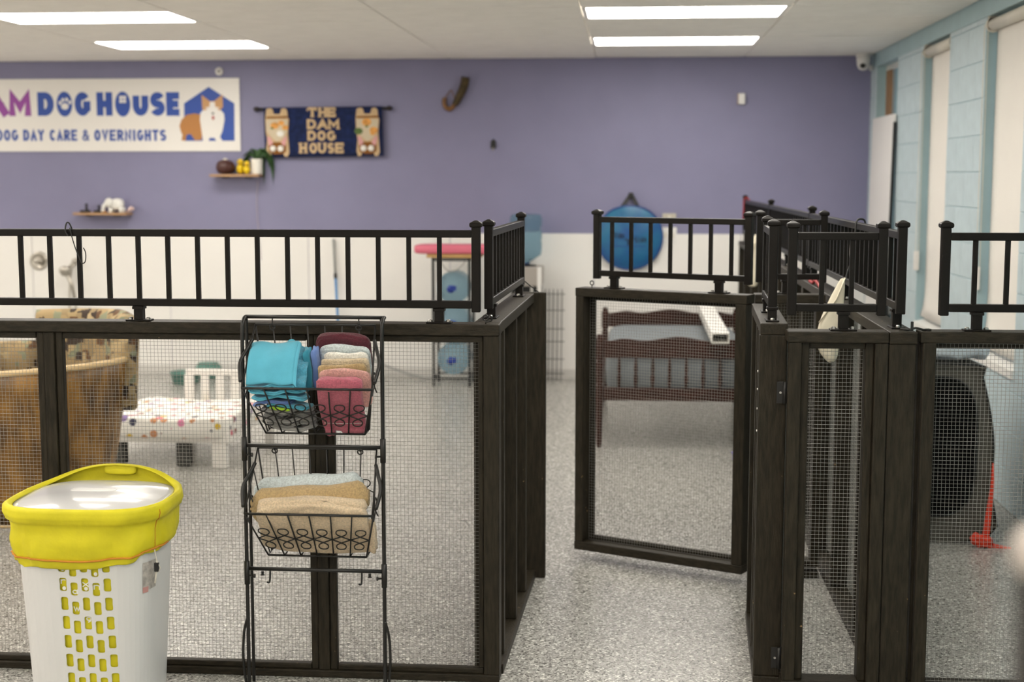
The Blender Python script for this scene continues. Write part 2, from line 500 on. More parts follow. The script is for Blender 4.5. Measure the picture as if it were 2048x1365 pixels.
# pale neighbouring wall seen through the far window
struct(MB().box((3.4, 7.5, -.1), (3.6, 22.0, 4.5)).build('wall_outside', pm('outside_stucco', (.80, .74, .66), .9, bump=.3, bscale=30)))

# ------------------------------------------------------------------ fence parts
def lumber(t, name, lo, hi, upright=None, bev=.0035):
    up = (hi[2] - lo[2]) > max(hi[0] - lo[0], hi[1] - lo[1]) if upright is None else upright
    return MB().box(lo, hi).build(name, WOODV if up else WOOD, t, bevel=bev)
def wires(t, x0, x1, z0, z1, y, pitch=.0127, r=.00055):
    m = MB()
    def w(a, b, h):
        a, b = Vector(a), Vector(b)
        o1, o2 = (Vector((0, r, 0)), Vector((0, 0, r))) if h else (Vector((0, r, 0)), Vector((r, 0, 0)))
        vs = [p + q for p in (a, b) for q in (o1, o2, -o1, -o2)]
        m.add(vs, [(0, 1, 5, 4), (1, 2, 6, 5), (2, 3, 7, 6), (3, 0, 4, 7)])
    n = int((x1 - x0) / pitch)
    for i in range(n + 1): w((x0 + i * pitch, y, z0), (x0 + i * pitch, y, z1), False)
    n = int((z1 - z0) / pitch)
    for i in range(n + 1): w((x0, y + r, z0 + i * pitch), (x1, y + r, z0 + i * pitch), True)
    return m.build('wire_mesh', WIRE, t, kind='stuff')
_proto = {}
def inst(key, make, t, loc):
    """one mesh per kind of small fitting, shared by all its copies"""
    if key not in _proto:
        o = make(); _proto[key] = o.data
        mods = [(md.width, md.segments) for md in o.modifiers if md.type == 'BEVEL']; _proto[key + '_b'] = mods
        o.parent = t; o.location = loc; return o
    o = bpy.data.objects.new(key, _proto[key]); COL.objects.link(o); o.parent = t; o.location = loc
    for wd, sg in _proto[key + '_b']:
        q = o.modifiers.new('bevel', 'BEVEL'); q.width = wd; q.segments = sg
    return o
def railing(label, p0, p1, bals, feet, zcap, zb=1.270, zt=1.526, posts=(True, True), group='black metal railings on the fence tops', tilt=0.0):
    p0, p1 = Vector(p0), Vector(p1); d = p1 - p0; L = d.length; a = math.atan2(d.y, d.x)
    t = thing('metal_railing', label, 'railing', (p0.x, p0.y, zcap), a, group)
    Z = lambda z: z - zcap
    x0 = .014 if posts[0] else 0; x1 = L - .014 if posts[1] else L
    MB().box((x0, -.014, Z(zt - .0245)), (x1, .014, Z(zt))).build('top_rail', RAILM, t, bevel=.003)
    MB().box((x0, -.014, Z(zb)), (x1, .014, Z(zb + .025))).build('bottom_rail', RAILM, t, bevel=.003)
    for on, x in zip(posts, (0, L)):
        if not on: continue
        p = inst('post', lambda: MB().box((-.0145, -.0145, 0), (.0145, .0145, .285)).build('post', RAILM, None, bevel=.003), t, (x, 0, Z(zb - .012)))
        def capm():
            m = MB()
            def sq(h, z): return [Vector((h, h, z)), Vector((-h, h, z)), Vector((-h, -h, z)), Vector((h, -h, z))]
            m.loft([sq(.017, 0), sq(.0205, .004), sq(.0205, .013), sq(.018, .016), sq(.006, .0225), sq(.002, .0235)])
            return m.build('post_cap', RAILM, None, bevel=.0015)
        inst('post_cap', capm, p, (0, 0, .279))
    for x in bals:
        inst('baluster', lambda: MB().box((-.0075, -.0075, 0), (.0075, .0075, .2125)).build('baluster', RAILM, None, bevel=.0015), t, (x, 0, Z(zb + .0225)))
        m = None
    for x in feet:
        hgt = zb - zcap
        f = MB().box((-.015, -.015, .005), (.015, .015, hgt)).box((-.042, -.022, 0), (.042, .022, .0055)).box((-.019, -.019, hgt - .010), (.019, .019, hgt)).build('foot', RAILM, t, bevel=.0015)
        f.location = (x, 0, 0)
        for sx in (-.030, .030):
            inst('bolt', lambda: MB().lathe([(.0075, 0), (.0075, .0045), (.005, .007)], (0, 0, 0), 6).build('bolt', STEEL, None), f, (sx, 0, .0055))
    return t

# ---- front fence of the left pen
CZ, FY = 1.218, -.03       # cap height; the left pen stands this much nearer than it is laid out below
t = thing('mesh_fence', 'long dark wooden fence with wire mesh behind the hamper and basket stand', 'fence', (-4.2, 4.65, 0), 0, 'dark wooden mesh fences', True)
lumber(t, 'cap_rail', (-4.2, 4.645, CZ - .038), (-.430, 4.735, CZ))
lumber(t, 'bottom_plate', (-4.2, 4.65, 0), (-.432, 4.735, .026))
for x in (-2.90, -1.980, -1.051):
    lumber(t, 'post', (x, 4.655, .026), (x + .038, 4.735, CZ - .038))
    lumber(t, 'side_strip', (x - .026, 4.662, .026), (x - .001, 4.69, CZ - .0385))
    lumber(t, 'side_strip', (x + .039, 4.662, .026), (x + .064, 4.69, CZ - .0385))
lumber(t, 'corner_post', (-.484, 4.650, .026), (-.432, 4.735, CZ - .038))
lumber(t, 'side_strip', (-.502, 4.662, .046), (-.485, 4.69, CZ - .0385))
lumber(t, 'rear_stud', (-.522, 4.705, .026), (-.486, 4.735, CZ - .038))
for a, b in ((-4.2, -2.927), (-2.836, -2.007), (-1.915, -1.078), (-.986, -.486)):
    lumber(t, 'top_strip', (a, 4.660, CZ - .061), (b, 4.69, CZ - .039))
    lumber(t, 'bottom_strip', (a, 4.660, .0265), (b, 4.69, .046))
    wires(t, a, b, .040, CZ - .045, 4.697)
t.location.y += FY
xs = [-2.057 + .1018 * i for i in range(-12, 15)]
railing('long black metal railing on top of the left pen front fence', (-3.55, 4.682 + FY), (-.510, 4.682 + FY), [x + 3.55 for x in xs if x > -3.5], [3.55 - 2.70, 3.55 - 1.652, 3.55 - .633], CZ, zb=1.268, zt=1.526)
# ---- side fence of the left pen
a2 = math.atan2(1.20, .030)
t = thing('mesh_fence', 'short dark wooden side fence of the left pen at the aisle', 'fence', (-.478, 4.737 + FY, 0), a2, 'dark wooden mesh fences')
LS = 1.19
lumber(t, 'cap_rail', (0, -.045, CZ - .038), (LS, .045, CZ))
lumber(t, 'bottom_plate', (0, -.052, 0), (LS, .045, .036))
for x in (.10, .50, .86):
    lumber(t, 'stud', (x, -.043, .036), (x + .038, .044, CZ - .038))
    lumber(t, 'side_strip', (x - .03, .012, .036), (x - .001, .034, CZ - .05))
lumber(t, 'end_post', (LS + .001, -.093, 0), (LS + .039, .045, CZ + .003))
wires(t, .0, LS, .036, CZ - .04, .036)
railing('short black metal railing running back along the left pen side fence', (-.480, 4.80 + FY), (-.452, 5.84 + FY), [.0945 * i + .06 for i in range(1, 11)], [.075, .97], CZ, zb=1.268, zt=1.524)
# ---- open entry gate
gL, gR = Vector((-.246, 6.215)), Vector((.470, 5.855))
gd = gR - gL; GL = gd.length; ga = math.atan2(gd.y, gd.x)
t = thing('entry_gate', 'open dark wooden mesh gate swung back into the aisle', 'gate', (gL.x, gL.y, .045), ga, 'dark wooden mesh gates')
GT = CZ - .045
lumber(t, 'top_rail', (0, 0, GT - .038), (GL, .089, GT))
lumber(t, 'bottom_rail', (0, 0, 0), (GL, .089, .038))
lumber(t, 'stile', (.002, .001, .038), (.042, .088, GT - .038)); lumber(t, 'stile', (GL - .05, .001, .038), (GL - .002, .088, GT - .038))
for a, b in (((.042, .066, .038), (.062, .087, GT - .038)), ((GL - .07, .066, .038), (GL - .05, .087, GT - .038))):
    lumber(t, 'side_strip', a, b)
lumber(t, 'top_strip', (.062, .066, GT - .058), (GL - .07, .087, GT - .038)); lumber(t, 'bottom_strip', (.062, .066, .038), (GL - .07, .087, .058))
wires(t, .043, GL - .05, .039, GT - .039, .062)
def eye_screw(t, p):
    p = Vector(p)
    m = MB().tube([p, p + Vector((0, 0, .012))], .0022, 6)
    m.tube([p + Vector((.009 * math.cos(a), 0, .020 + .009 * math.sin(a))) for a in [2 * PI * i / 12 for i in range(12)]], .0026, 6, True)
    return m.build('eye_screw', BLACKW, t, smooth=True)
eye_screw(t, (.062, .04, GT))
n = Vector((-gd.y, gd.x)).normalized() * .045
du = gd.normalized()
q0, q1 = gL + n + du * .085, gL + n + du * (GL - .012)
railing('black metal railing with seven balusters on the open gate', q0, q1, [.072 + .0925 * i for i in range(7)], [.085, .575], CZ, zb=1.270, zt=1.528)
# ---- short hinge-side fence right of the aisle
c0, c1 = Vector((.465, 4.668)), Vector((.497, 5.40)); cd = c1 - c0; CL = cd.length; ca = math.atan2(cd.y, cd.x)
ZC2 = 1.225
t = thing('mesh_fence', 'stubby dark wooden fence right of the aisle with hinges on its front post', 'fence', (c0.x, c0.y, 0), ca, 'dark wooden mesh fences')
lumber(t, 'cap_rail', (0, -.045, ZC2 - .038), (CL, .044, ZC2))
lumber(t, 'bottom_plate', (-.004, -.046, 0), (CL, .046, .034))
lumber(t, 'front_post', (.003, -.044, .034), (.041, .046, ZC2 - .038))
for x in (.30, CL - .04): lumber(t, 'stud', (x, -.043, .034), (x + .038, .043, ZC2 - .038))
wires(t, .0, CL, .036, ZC2 - .04, -.0465)
for x in (.075, .17): lumber(t, 'stud', (x, -.043, .034), (x + .038, .043, ZC2 - .038))
for z in (.86, .935, 1.0, 1.06):
    MB().lathe([(.004, 0), (.004, .003)], (.05, .046, z), 8, 'y').build('screw', STEEL, t)
railing('short black metal railing above the hinge-side fence', (.466, 4.755), (.483, 5.16), [.08, .16, .24, .32], [.0, .31], ZC2, zb=1.272, zt=1.530)
# ---- narrow gate in front
PY, PZ = 4.575, 1.209
t = thing('narrow_gate', 'narrow closed dark wooden mesh gate hinged to the stubby fence', 'gate', (.500, PY, .012), 0, 'dark wooden mesh gates', True)
lumber(t, 'top_rail', (.500, PY, PZ - .036), (.818, PY + .089, PZ))
lumber(t, 'bottom_rail', (.503, PY + .004, .012), (.818, PY + .085, .052))
lumber(t, 'stile', (.505, PY + .004, .052), (.546, PY + .042, PZ - .036)); lumber(t, 'stile', (.776, PY + .004, .052), (.818, PY + .042, PZ - .036))
lumber(t, 'inner_strip', (.546, PY + .022, .052), (.572, PY + .085, PZ - .036)); lumber(t, 'inner_strip', (.750, PY + .022, .052), (.776, PY + .085, PZ - .036))
lumber(t, 'top_strip', (.572, PY + .03, PZ - .058), (.750, PY + .085, PZ - .036))
wires(t, .572, .750, .045, PZ - .05, PY + .075)
HING = pm('black_hinge', (.012, .011, .010), .45)
for z in (1.00, .105):
    h = MB().box((.476, PY + .074, z - .036), (.514, PY + .079, z + .036)).build('hinge', HING, t, bevel=.001)
    sub_of(h, MB().lathe([(.0065, z - .036), (.0065, z + .036)], (.502, PY + .071, 0), 10).build('hinge_pin', HING, None, smooth=True, off=t['_off']))
    sub_of(h, MB().lathe([(.004, PY + .071), (.004, PY + .075)], (.488, 0, z), 8, 'y').build('hinge_screw', STEEL, None, off=t['_off']))
railing('small black metal railing with two balusters on the narrow gate', (.514, PY + .045), (.797, PY + .045), [.094, .188], [.165], PZ, zb=1.270, zt=1.524)
# ---- rear panel of the little vestibule
t = thing('mesh_fence', 'narrow dark wooden rear panel of the vestibule behind the narrow gate', 'fence', (.515, 5.985, 0), 0, 'dark wooden mesh fences', True)
Y6 = 5.985
lumber(t, 'cap_rail', (.515, Y6, 1.174), (.806, Y6 + .089, 1.212))
lumber(t, 'bottom_rail', (.515, Y6, .05), (.806, Y6 + .08, .075)); lumber(t, 'bottom_plate', (.515, Y6, 0), (.806, Y6 + .085, .028))
lumber(t, 'stud', (.515, Y6 + .002, .075), (.553, Y6 + .08, 1.174)); lumber(t, 'stud', (.768, Y6 + .002, .075), (.806, Y6 + .08, 1.174))
wires(t, .553, .768, .075, 1.174, Y6 + .05)
railing('short black metal railing on the rear panel of the vestibule', (.534, Y6 + .045), (.797, Y6 + .045), [.082, .184], [.11], 1.212, zb=1.272, zt=1.524)
# ---- long right fence running to the purple wall
DX0, DX1, DZ = .820, .908, 1.209
t = thing('mesh_fence', 'very long dark wooden fence receding along the window side to the purple wall', 'fence', (.864, 4.58, 0), 0, 'dark wooden mesh fences', True)
lumber(t, 'cap_rail', (DX0, 4.578, DZ - .038), (DX1, 11.10, DZ))
lumber(t, 'bottom_plate', (DX0 + .001, 4.624, 0), (DX1, 11.10, .036))
lumber(t, 'front_post', (.8205, 4.584, .0), (.906, 4.622, DZ - .038))
ys = [5.15 + .595 * i for i in range(10)] + [11.06]
for y in ys: lumber(t, 'stud', (DX0 + .004, y, .036), (DX1 - .004, y + .038, DZ - .038))
m = MB(); r = .00055
n = int((11.06 - 4.625) / .0127)
for i in range(n): 
    y = 4.625 + i * .0127
    m.add([(DX1 - .02 + a, y + b, zz) for zz in (.036, DZ - .038) for a, b in ((r, 0), (0, r), (-r, 0), (0, -r))], [(0, 1, 5, 4), (1, 2, 6, 5), (2, 3, 7, 6), (3, 0, 4, 7)])
for i in range(90):
    z = .04 + i * .0127
    m.add([(DX1 - .019 + a, yy, z + b) for yy in (4.625, 11.06) for a, b in ((r, 0), (0, r), (-r, 0), (0, -r))], [(0, 1, 5, 4), (1, 2, 6, 5), (2, 3, 7, 6), (3, 0, 4, 7)])
m.build('wire_mesh', WIRE, t, kind='stuff')
secs = [(4.655, 6.97, 'nearest long section of black metal railing on the receding right fence'), (7.0, 9.02, 'middle section of black metal railing on the receding right fence'), (9.05, 11.08, 'farthest section of black metal railing ending at the purple wall')]
for i, (a, b, lab) in enumerate(secs):
    L = b - a; nb = int(L / .1016)
    railing(lab, (.864, a), (.864, b), [(j + 1) * L / (nb + 1) for j in range(nb)], [.06, L / 2, L - .12], DZ, zb=1.272, zt=1.526, posts=(i == 0, True))
# ---- right front gate running out of the picture
t = thing('wide_gate', 'wide dark wooden mesh gate at the right edge in front of the pet crate', 'gate', (.918, PY, .015), 0, 'dark wooden mesh gates', True)
lumber(t, 'top_rail', (.918, PY + .004, PZ - .034), (1.85, PY + .093, PZ + .002))
lumber(t, 'bottom_rail', (.918, PY + .004, .012), (1.85, PY + .085, .05))
lumber(t, 'stile', (.926, PY + .006, .05), (.968, PY + .040, PZ - .034)); lumber(t, 'stile', (1.80, PY + .006, .05), (1.845, PY + .040, PZ - .034))
lumber(t, 'rear_stile', (.918, PY + .045, .05), (.957, PY + .085, PZ - .034)); lumber(t, 'top_strip', (.957, PY + .050, PZ - .056), (1.80, PY + .085, PZ - .034))
wires(t, .955, 1.80, .04, PZ - .036, PY + .0435, r=.0006)
railing('black metal railing on the wide gate at the right edge', (.993, PY + .045), (1.80, PY + .045), [.093 + .1 * i for i in range(7)], [.105, .60], PZ + .002, zb=1.272, zt=1.524)
# latch lying across the gap
t = thing('gate_latch', 'black wire gate latch lying across the gap between post and gate', 'latch', (.90, PY + .03, PZ), 0, None, True)
m = MB().tube(crom([(.862, PY + .05, PZ + .006), (.885, PY + .03, PZ + .006), (.905, PY + .028, PZ + .012), (.93, PY + .03, PZ + .006), (.95, PY + .04, PZ + .006)], 5), .0035, 6); m.build('latch_rod', BLACKW, t, smooth=True)
MB().box((.888, PY + .02, PZ + .003), (.897, PY + .028, PZ + .033)).build('thumb_lever', BLACKP, t, bevel=.002)
MB().lathe([(.012, 0), (.012, .006)], (.945, PY + .04, PZ + .002), 10).build('latch_disc', BLACKW, t)
# hook and eye at the left corner
t = thing('gate_hook', 'small black hook and eye screwed on the left pen corner', 'hook', (-.47, 4.69, CZ), 0, None, True)
eye_screw(t, (-.478, 4.672, CZ)); MB().tube(crom([(-.478, 4.668, CZ + .022), (-.462, 4.665, CZ + .028), (-.458, 4.668, CZ + .012), (-.474, 4.664, CZ + .008)], 5), .003, 6).build('hook_wire', BLACKW, t, smooth=True)
t.location.y += FY
t = thing('tie_wire', 'thin twisted wire slanting from side railing to end post', 'wire', (-.45, 5.85, CZ), 0, None, True)
MB().tube([(-.452, 5.856, 1.285), (-.415, 5.90, CZ + .03), (-.385, 5.935, CZ + .004)], .0022, 5).build('wire_strand', BLACKW, t)
t.location.y += FY
# ------------------------------------------------------------------ lettering
def arc(cx, cy, rx, ry, a0, a1, n=10):
    return [(cx + rx * math.cos(math.radians(a0 + (a1 - a0) * i / n)), cy + ry * math.sin(math.radians(a0 + (a1 - a0) * i / n))) for i in range(n + 1)]
def glyph(c):
    """centre lines in a unit box: list of (points, closed)"""
    G = {
        'A': [([(0, 0), (.5, 1), (1, 0)], 0), ([(.2, .33), (.8, .33)], 0)],
        'M': [([(0, 0), (0, 1), (.5, .30), (1, 1), (1, 0)], 0)],
        'D': [([(0, 0), (0, 1), (.45, 1)] + arc(.45, .5, .55, .5, 80, -80, 8) + [(.45, 0)], 1)],
        'O': [(arc(.5, .5, .5, .5, 0, 345, 23), 1)],
        'G': [(arc(.5, .5, .5, .5, 40, 320, 16) + [(1, .22), (1, .46), (.58, .46)], 0)],
        'H': [([(0, 0), (0, 1)], 0), ([(1, 0), (1, 1)], 0), ([(0, .5), (1, .5)], 0)],
        'U': [([(0, 1), (0, .42)] + arc(.5, .42, .5, .42, 190, 350, 10) + [(1, .42), (1, 1)], 0)],
        'S': [(arc(.5, .745, .5, .255, 25, 262, 12) + arc(.5, .255, .5, .255, 80, -155, 12), 0)],
        'E': [([(1, 1), (0, 1), (0, 0), (1, 0)], 0), ([(0, .5), (.85, .5)], 0)],
        'T': [([(0, 1), (1, 1)], 0), ([(.5, 1), (.5, 0)], 0)],
        'Y': [([(0, 1), (.5, .48), (1, 1)], 0), ([(.5, .5), (.5, 0)], 0)],
        'C': [(arc(.5, .5, .5, .5, 40, 320, 16), 0)],
        'R': [([(0, 0), (0, 1), (.55, 1)] + arc(.55, .73, .45, .27, 80, -80, 8) + [(.55, .46), (0, .46)], 0), ([(.5, .46), (1, 0)], 0)],
        'V': [([(0, 1), (.5, 0), (1, 1)], 0)],
        'N': [([(0, 0), (0, 1), (1, 0), (1, 1)], 0)],
        'I': [([(.5, 0), (.5, 1)], 0)],
        '&': [([(1, .02), (.2, .68)] + arc(.45, .79, .25, .21, 200, -40, 10) + [(.12, .40)] + arc(.4, .24, .4, .24, 150, 300, 8) + [(.75, .12), (1, .45)], 0)],
        'x': [([(0, 0), (1, .8)], 0), ([(0, .8), (1, 0)], 0)],
        'n': [([(0, 0), (0, .8)], 0), ([(0, .55)] + arc(.5, .5, .5, .3, 150, 0, 8) + [(1, 0)], 0)],
        'w': [([(0, .8), (.25, 0), (.5, .7), (.75, 0), (1, .8)], 0)],
        '9': [(arc(.5, .68, .42, .32, 0, 360, 12), 0), ([(.92, .68), (.85, .25), (.45, 0)], 0)],
        'a': [(arc(.45, .35, .4, .35, 0, 360, 12), 0), ([(.9, .75), (.9, 0)], 0)],
        'r': [([(0, 0), (0, .8)], 0), (arc(.5, .4, .5, .4, 150, 60, 6), 0)],
        'd': [(arc(.4, .32, .4, .32, 0, 360, 12), 0), ([(.85, 1), (.85, 0)], 0)],
        'e': [([(.05, .38), (.9, .38)] + arc(.48, .38, .44, .36, 10, 310, 12), 0)],
        'i': [([(.5, 0), (.5, .6)], 0), ([(.5, .8), (.5, .95)], 0)],
    }
    return G[c]
def ribbon2(pts, w, closed):
    P = [Vector((p[0], p[1])) for p in pts]; Q = [P[0]]
    for p in P[1:]:
        if (p - Q[-1]).length > 1e-5: Q.append(p)
    if closed and (Q[0] - Q[-1]).length < 1e-5: Q.pop()
    P = Q; n = len(P); L, R = [], []
    for i in range(n):
        a = P[i - 1] if (closed or i > 0) else None; b = P[(i + 1) % n] if (closed or i < n - 1) else None
        d1 = (P[i] - a).normalized() if a is not None else None; d2 = (b - P[i]).normalized() if b is not None else None
        if d1 is None: d1 = d2
        if d2 is None: d2 = d1
        n1, n2 = Vector((-d1.y, d1.x)), Vector((-d2.y, d2.x)); m = n1 + n2
        if m.length < .2: m = n1
        m.normalize(); k = 1 / max(.5, m.dot(n1)); L.append(P[i] + m * (w / 2 * k)); R.append(P[i] - m * (w / 2 * k))
    return L, R, n
def letter(parent, c, mat, x0, x1, z0, z1, sw, Y, th=.0012, serif=0.0, name='letter'):
    """one printed or sewn letter standing on the plane y=Y (front towards -y)"""
    m = MB(); h = sw / 2
    X = lambda u: x0 + h + u * max(.0001, (x1 - x0 - sw)); Z = lambda v: z0 + h + v * (z1 - z0 - sw)
    for si, (pts, closed) in enumerate(glyph(c)):
        p2 = [(X(u), Z(v)) for u, v in pts]
        if not closed and not (c in 'GCSUO' and len(pts) > 14):
            def ext(p, q):
                d = Vector(p) - Vector(q); d.normalize(); return (p[0] + d.x * h * .98, p[1] + d.y * h * .98)
            p2 = [ext(p2[0], p2[1])] + p2[1:-1] + [ext(p2[-1], p2[-2])] if len(p2) > 1 else p2
        L, R, n = ribbon2(p2, sw, closed); tk = th + .0004 * si
        rng = n if closed else n - 1
        for i in range(rng):
            j = (i + 1) % n
            q = [L[i], R[i], R[j], L[j]]
            m.add([(a.x, Y - tk, a.y) for a in q] + [(a.x, Y, a.y) for a in q], [(0, 1, 2, 3), (0, 4, 5, 1), (2, 6, 7, 3), (1, 5, 6, 2), (3, 7, 4, 0)])
        if serif and not closed:
            for e, f in ((p2[0], p2[1]), (p2[-1], p2[-2])):
                if abs(e[1] - z0) < sw * .7 or abs(e[1] - z1) < sw * .7:
                    if abs(e[0] - f[0]) < abs(e[1] - f[1]):
                        zc = z0 if abs(e[1] - z0) < sw * .7 else z1 - sw * .55
                        m.box((e[0] - serif, Y - tk - .0007, zc), (e[0] + serif, Y, zc + sw * .55))
                    else:
                        s = -1 if e[1] > (z0 + z1) / 2 else 1
                        m.box((e[0] - sw * .5, Y - tk - .0007, min(e[1], e[1] + s * serif * 1.2)), (e[0], Y, max(e[1], e[1] + s * serif * 1.2)))
    return m.build(name, mat, parent)
def flat(parent, name, pix, mat, Y, th=.001, lab=None):
    """flat printed shape on the wall plane, outline given where it stands in the photograph"""
    m = MB(); pts = []
    for p in pix:
        v = at(p[0], p[1], YB); pts.append((v.x, Y, v.z))
    m.prism(pts, (0, -th, 0))
    return m.build(name, mat, parent, label=lab)

# ------------------------------------------------------------------ banner
PR = lambda n, c, r=.45: pm(n, c, r)
BBLUE, BPURP = PR('banner_blue', (.028, .080, .37)), PR('banner_violet', (.30, .060, .34))
BWHITE = pm('banner_vinyl', (.80, .775, .74), .32, bump=.05, bscale=6)
tl, br = at(0, 157, YB), at(482, 302.5, YB)
zb_, zt_ = br.z, 2.532
t = thing('wall_banner', 'wide white vinyl banner with blue and violet lettering and a dog house emblem', 'banner', (-4.6, YB - .012, zb_), 0, None, True)
MB().box((-6.9, YB - .012, zb_), (br.x, YB - .008, zt_)).build('vinyl_sheet', BWHITE, t)
Yp = YB - .0121
def line(t, items, y0, y1, mat, sw, Y, **k):
    for c, a, b in items:
        p, q = at(a, y1, YB), at(b, y0, YB); letter(t, c, mat, p.x, q.x, p.z, q.z, sw, Y, **k)
letter(t, 'A', BPURP, at(-36, 233, YB).x, at(18.5, 233, YB).x, at(0, 232.5, YB).z, at(0, 184.5, YB).z, .070, Yp)
letter(t, 'M', BPURP, at(20, 233, YB).x, at(64, 233, YB).x, at(40, 232.5, YB).z, at(40, 184.5, YB).z, .058, Yp)
line(t, [('D', 77, 108), ('G', 151, 181), ('H', 195, 225), ('U', 267, 297), ('S', 302, 330), ('E', 334, 359)], 184.5, 232, BBLUE, .059, Yp)
for a, b in ((114, 146), (231, 262)):
    c = at((a + b) / 2, 208.5, YB); rx = (b - a) / 2 * .00436; rz = .106
    MB().prism([(c.x + rx * math.cos(q), Yp, c.z + rz * math.sin(q)) for q in [2 * PI * i / 28 for i in range(28)]], (0, -.0012, 0)).build('letter', BBLUE, t)
def dot(t, name, px, py, rx, ry, mat, Y, lab=None, tilt=0):
    c = at(px, py, YB)
    return MB().prism([(c.x + .00436 * (rx * math.cos(q) * math.cos(tilt) - ry * math.sin(q) * math.sin(tilt)), Y, c.z + .0042 * (rx * math.cos(q) * math.sin(tilt) + ry * math.sin(q) * math.cos(tilt))) for q in [2 * PI * i / 16 for i in range(16)]], (0, -.0008, 0)).build(name, mat, t, label=lab)
Y2 = Yp - .0013
for px, py, rx, ry in ((131, 213, 7.5, 6.5), (121.5, 206, 3, 4), (127, 200.5, 3, 4), (134.5, 199.5, 3, 4), (141, 205, 3, 4)): dot(t, 'paw_print', px, py, rx, ry, BWHITE, Y2)
for a, b in ((240, 192), (247, 192), (240, 199.5), (247, 199.5)):
    flat(t, 'house_window', [(a, b), (a + 6, b), (a + 6, b + 6.5), (a, b + 6.5)], BWHITE, Y2)
x = -3
for word, x0, x1 in (('DOG', -6, 37), ('DAY', 48, 89), ('CARE', 101, 155), ('&', 166, 179), ('OVERNIGHTS', 190, 333)):
    wd = {'I': .45, 'M': 1.2, 'N': 1.05}; tot = sum(wd.get(c, 1) for c in word) + .28 * (len(word) - 1); u = (x1 - x0) / tot; xx = x0
    for c in word:
        w = wd.get(c, 1) * u; p, q = at(xx, 282, YB), at(xx + w, 259.5, YB)
        letter(t, c, BBLUE, p.x, q.x, p.z, q.z, .014 if c == '&' else .021, Yp); xx += w + .28 * u
# emblem: blue house, brown and white dog
flat(t, 'emblem_house', [(370, 282), (470, 282), (469.5, 207), (418, 174), (369, 207)], BBLUE, Yp)
OBR, OBR2 = PR('print_brown', (.46, .20, .055)), PR('print_light_brown', (.55, .30, .13))
flat(t, 'emblem_body', [(364, 281), (372, 282), (374, 270), (382, 268), (391, 281), (404, 280), (406, 262), (404, 230), (390, 227), (374, 230), (364, 240), (360, 252), (363, 264), (366, 270)], OBR, Yp - .0012)
flat(t, 'emblem_chest', [(407, 283), (418, 283), (420, 276), (430, 276), (434, 283), (446, 282), (441, 274), (446, 262), (450, 240), (449, 228), (444, 222), (430, 216), (410, 218), (402, 226), (401, 240), (404, 262)], BWHITE, Yp - .0022)
flat(t, 'emblem_face', [(406, 219), (404, 190), (421, 203), (430, 202), (446, 189), (447, 214), (440, 222), (412, 222)], OBR2, Yp - .0034)
flat(t, 'emblem_blaze', [(421, 204), (430, 204), (432, 214), (440, 222), (434, 238), (420, 238), (411, 222), (420, 214)], BWHITE, Yp - .0044)
flat(t, 'emblem_muzzle', [(408, 221), (444, 221), (446, 236), (436, 246), (416, 246), (406, 236)], BWHITE, Yp - .0032)
for px in (416, 436): dot(t, 'emblem_eye', px, 216, 3.5, 1.2, BWHITE, Yp - .0056)
dot(t, 'emblem_nose', 427, 227, 2.6, 2.0, BLACKP, Yp - .0056); dot(t, 'emblem_tongue', 427.5, 236, 2.6, 4.2, PR('print_red', (.40, .03, .03)), Yp - .0056)

# ------------------------------------------------------------------ rug on a rod
RUGB = pm('navy_pile', (.008, .017, .072), .95, var=.35, vscale=26, bump=.9, bscale=260)
RUGT = pm('tan_pile', (.60, .43, .25), .95, var=.10, vscale=30, bump=.8, bscale=260)
RUGC = pm('cream_pile', (.62, .53, .38), .95, bump=.8, bscale=260)
RUGBR = pm('brown_pile', (.24, .095, .018), .95, bump=.8, bscale=260)
RUGP, RUGO, RUGW, RUGG = pm('pink_pile', (.68, .36, .36), .95), pm('orange_pile', (.72, .34, .09), .95, var=.3, vscale=30), pm('white_pile', (.82, .80, .74), .9), pm('green_pile', (.10, .15, .045), .95)
YR = YB - .045
t = thing('wall_rug', 'navy tufted rug with tan lettering and two upside-down dogs hung from a rod', 'rug', (-2.6, YR, 1.87), 0, None, True)
def rug(u, v):
    p = at(530 + 236 * u + 3 * v, 216 - 3 * u + 99.5 * v, YB)
    return Vector((p.x, YR + .006 * math.sin(u * 11) * v, p.z))
MB().grid(rug, 24, 8).build('rug_pile', RUGB, t, smooth=True, solid=.012)
p, q = at(515, 219, YB), at(780, 217, YB)
MB().tube([(p.x, YR + .008, p.z), (q.x, YR + .008, q.z)], .013, 8).build('curtain_rod', BLACKP, t, smooth=True)
for v, s in ((p, -1), (q, 1)): MB().ball((v.x, YR + .008, v.z), (.026, .022, .022)).build('finial', pm('finial_brown', (.02, .014, .012), .4), t, smooth=True)
for px in (540, 757):
    v = at(px, 218, YB); MB().box((v.x - .008, YR + .008, v.z - .012), (v.x + .008, YB - .0002, v.z + .012)).build('rod_bracket', BLACKP, t)
Yl = YR - .008
for word, pos, y0, y1 in (('THE', ((617, 638), (638, 658), (655, 676)), 215.5, 235), ('DAM', ((615, 637), (636, 660), (657, 683)), 239, 259), ('DOG', ((616, 637), (636, 656), (655, 676)), 262, 282), ('HOUSE', ((600, 619), (620, 639), (637, 657), (656, 673), (671, 692)), 286, 307)):
    for c, (a, b) in zip(word, pos):
        p, q = at(a + 2, y1, YB), at(b - 2, y0, YB); letter(t, c, RUGT, p.x, q.x, p.z, q.z, .021, Yl, th=.006, serif=.016)
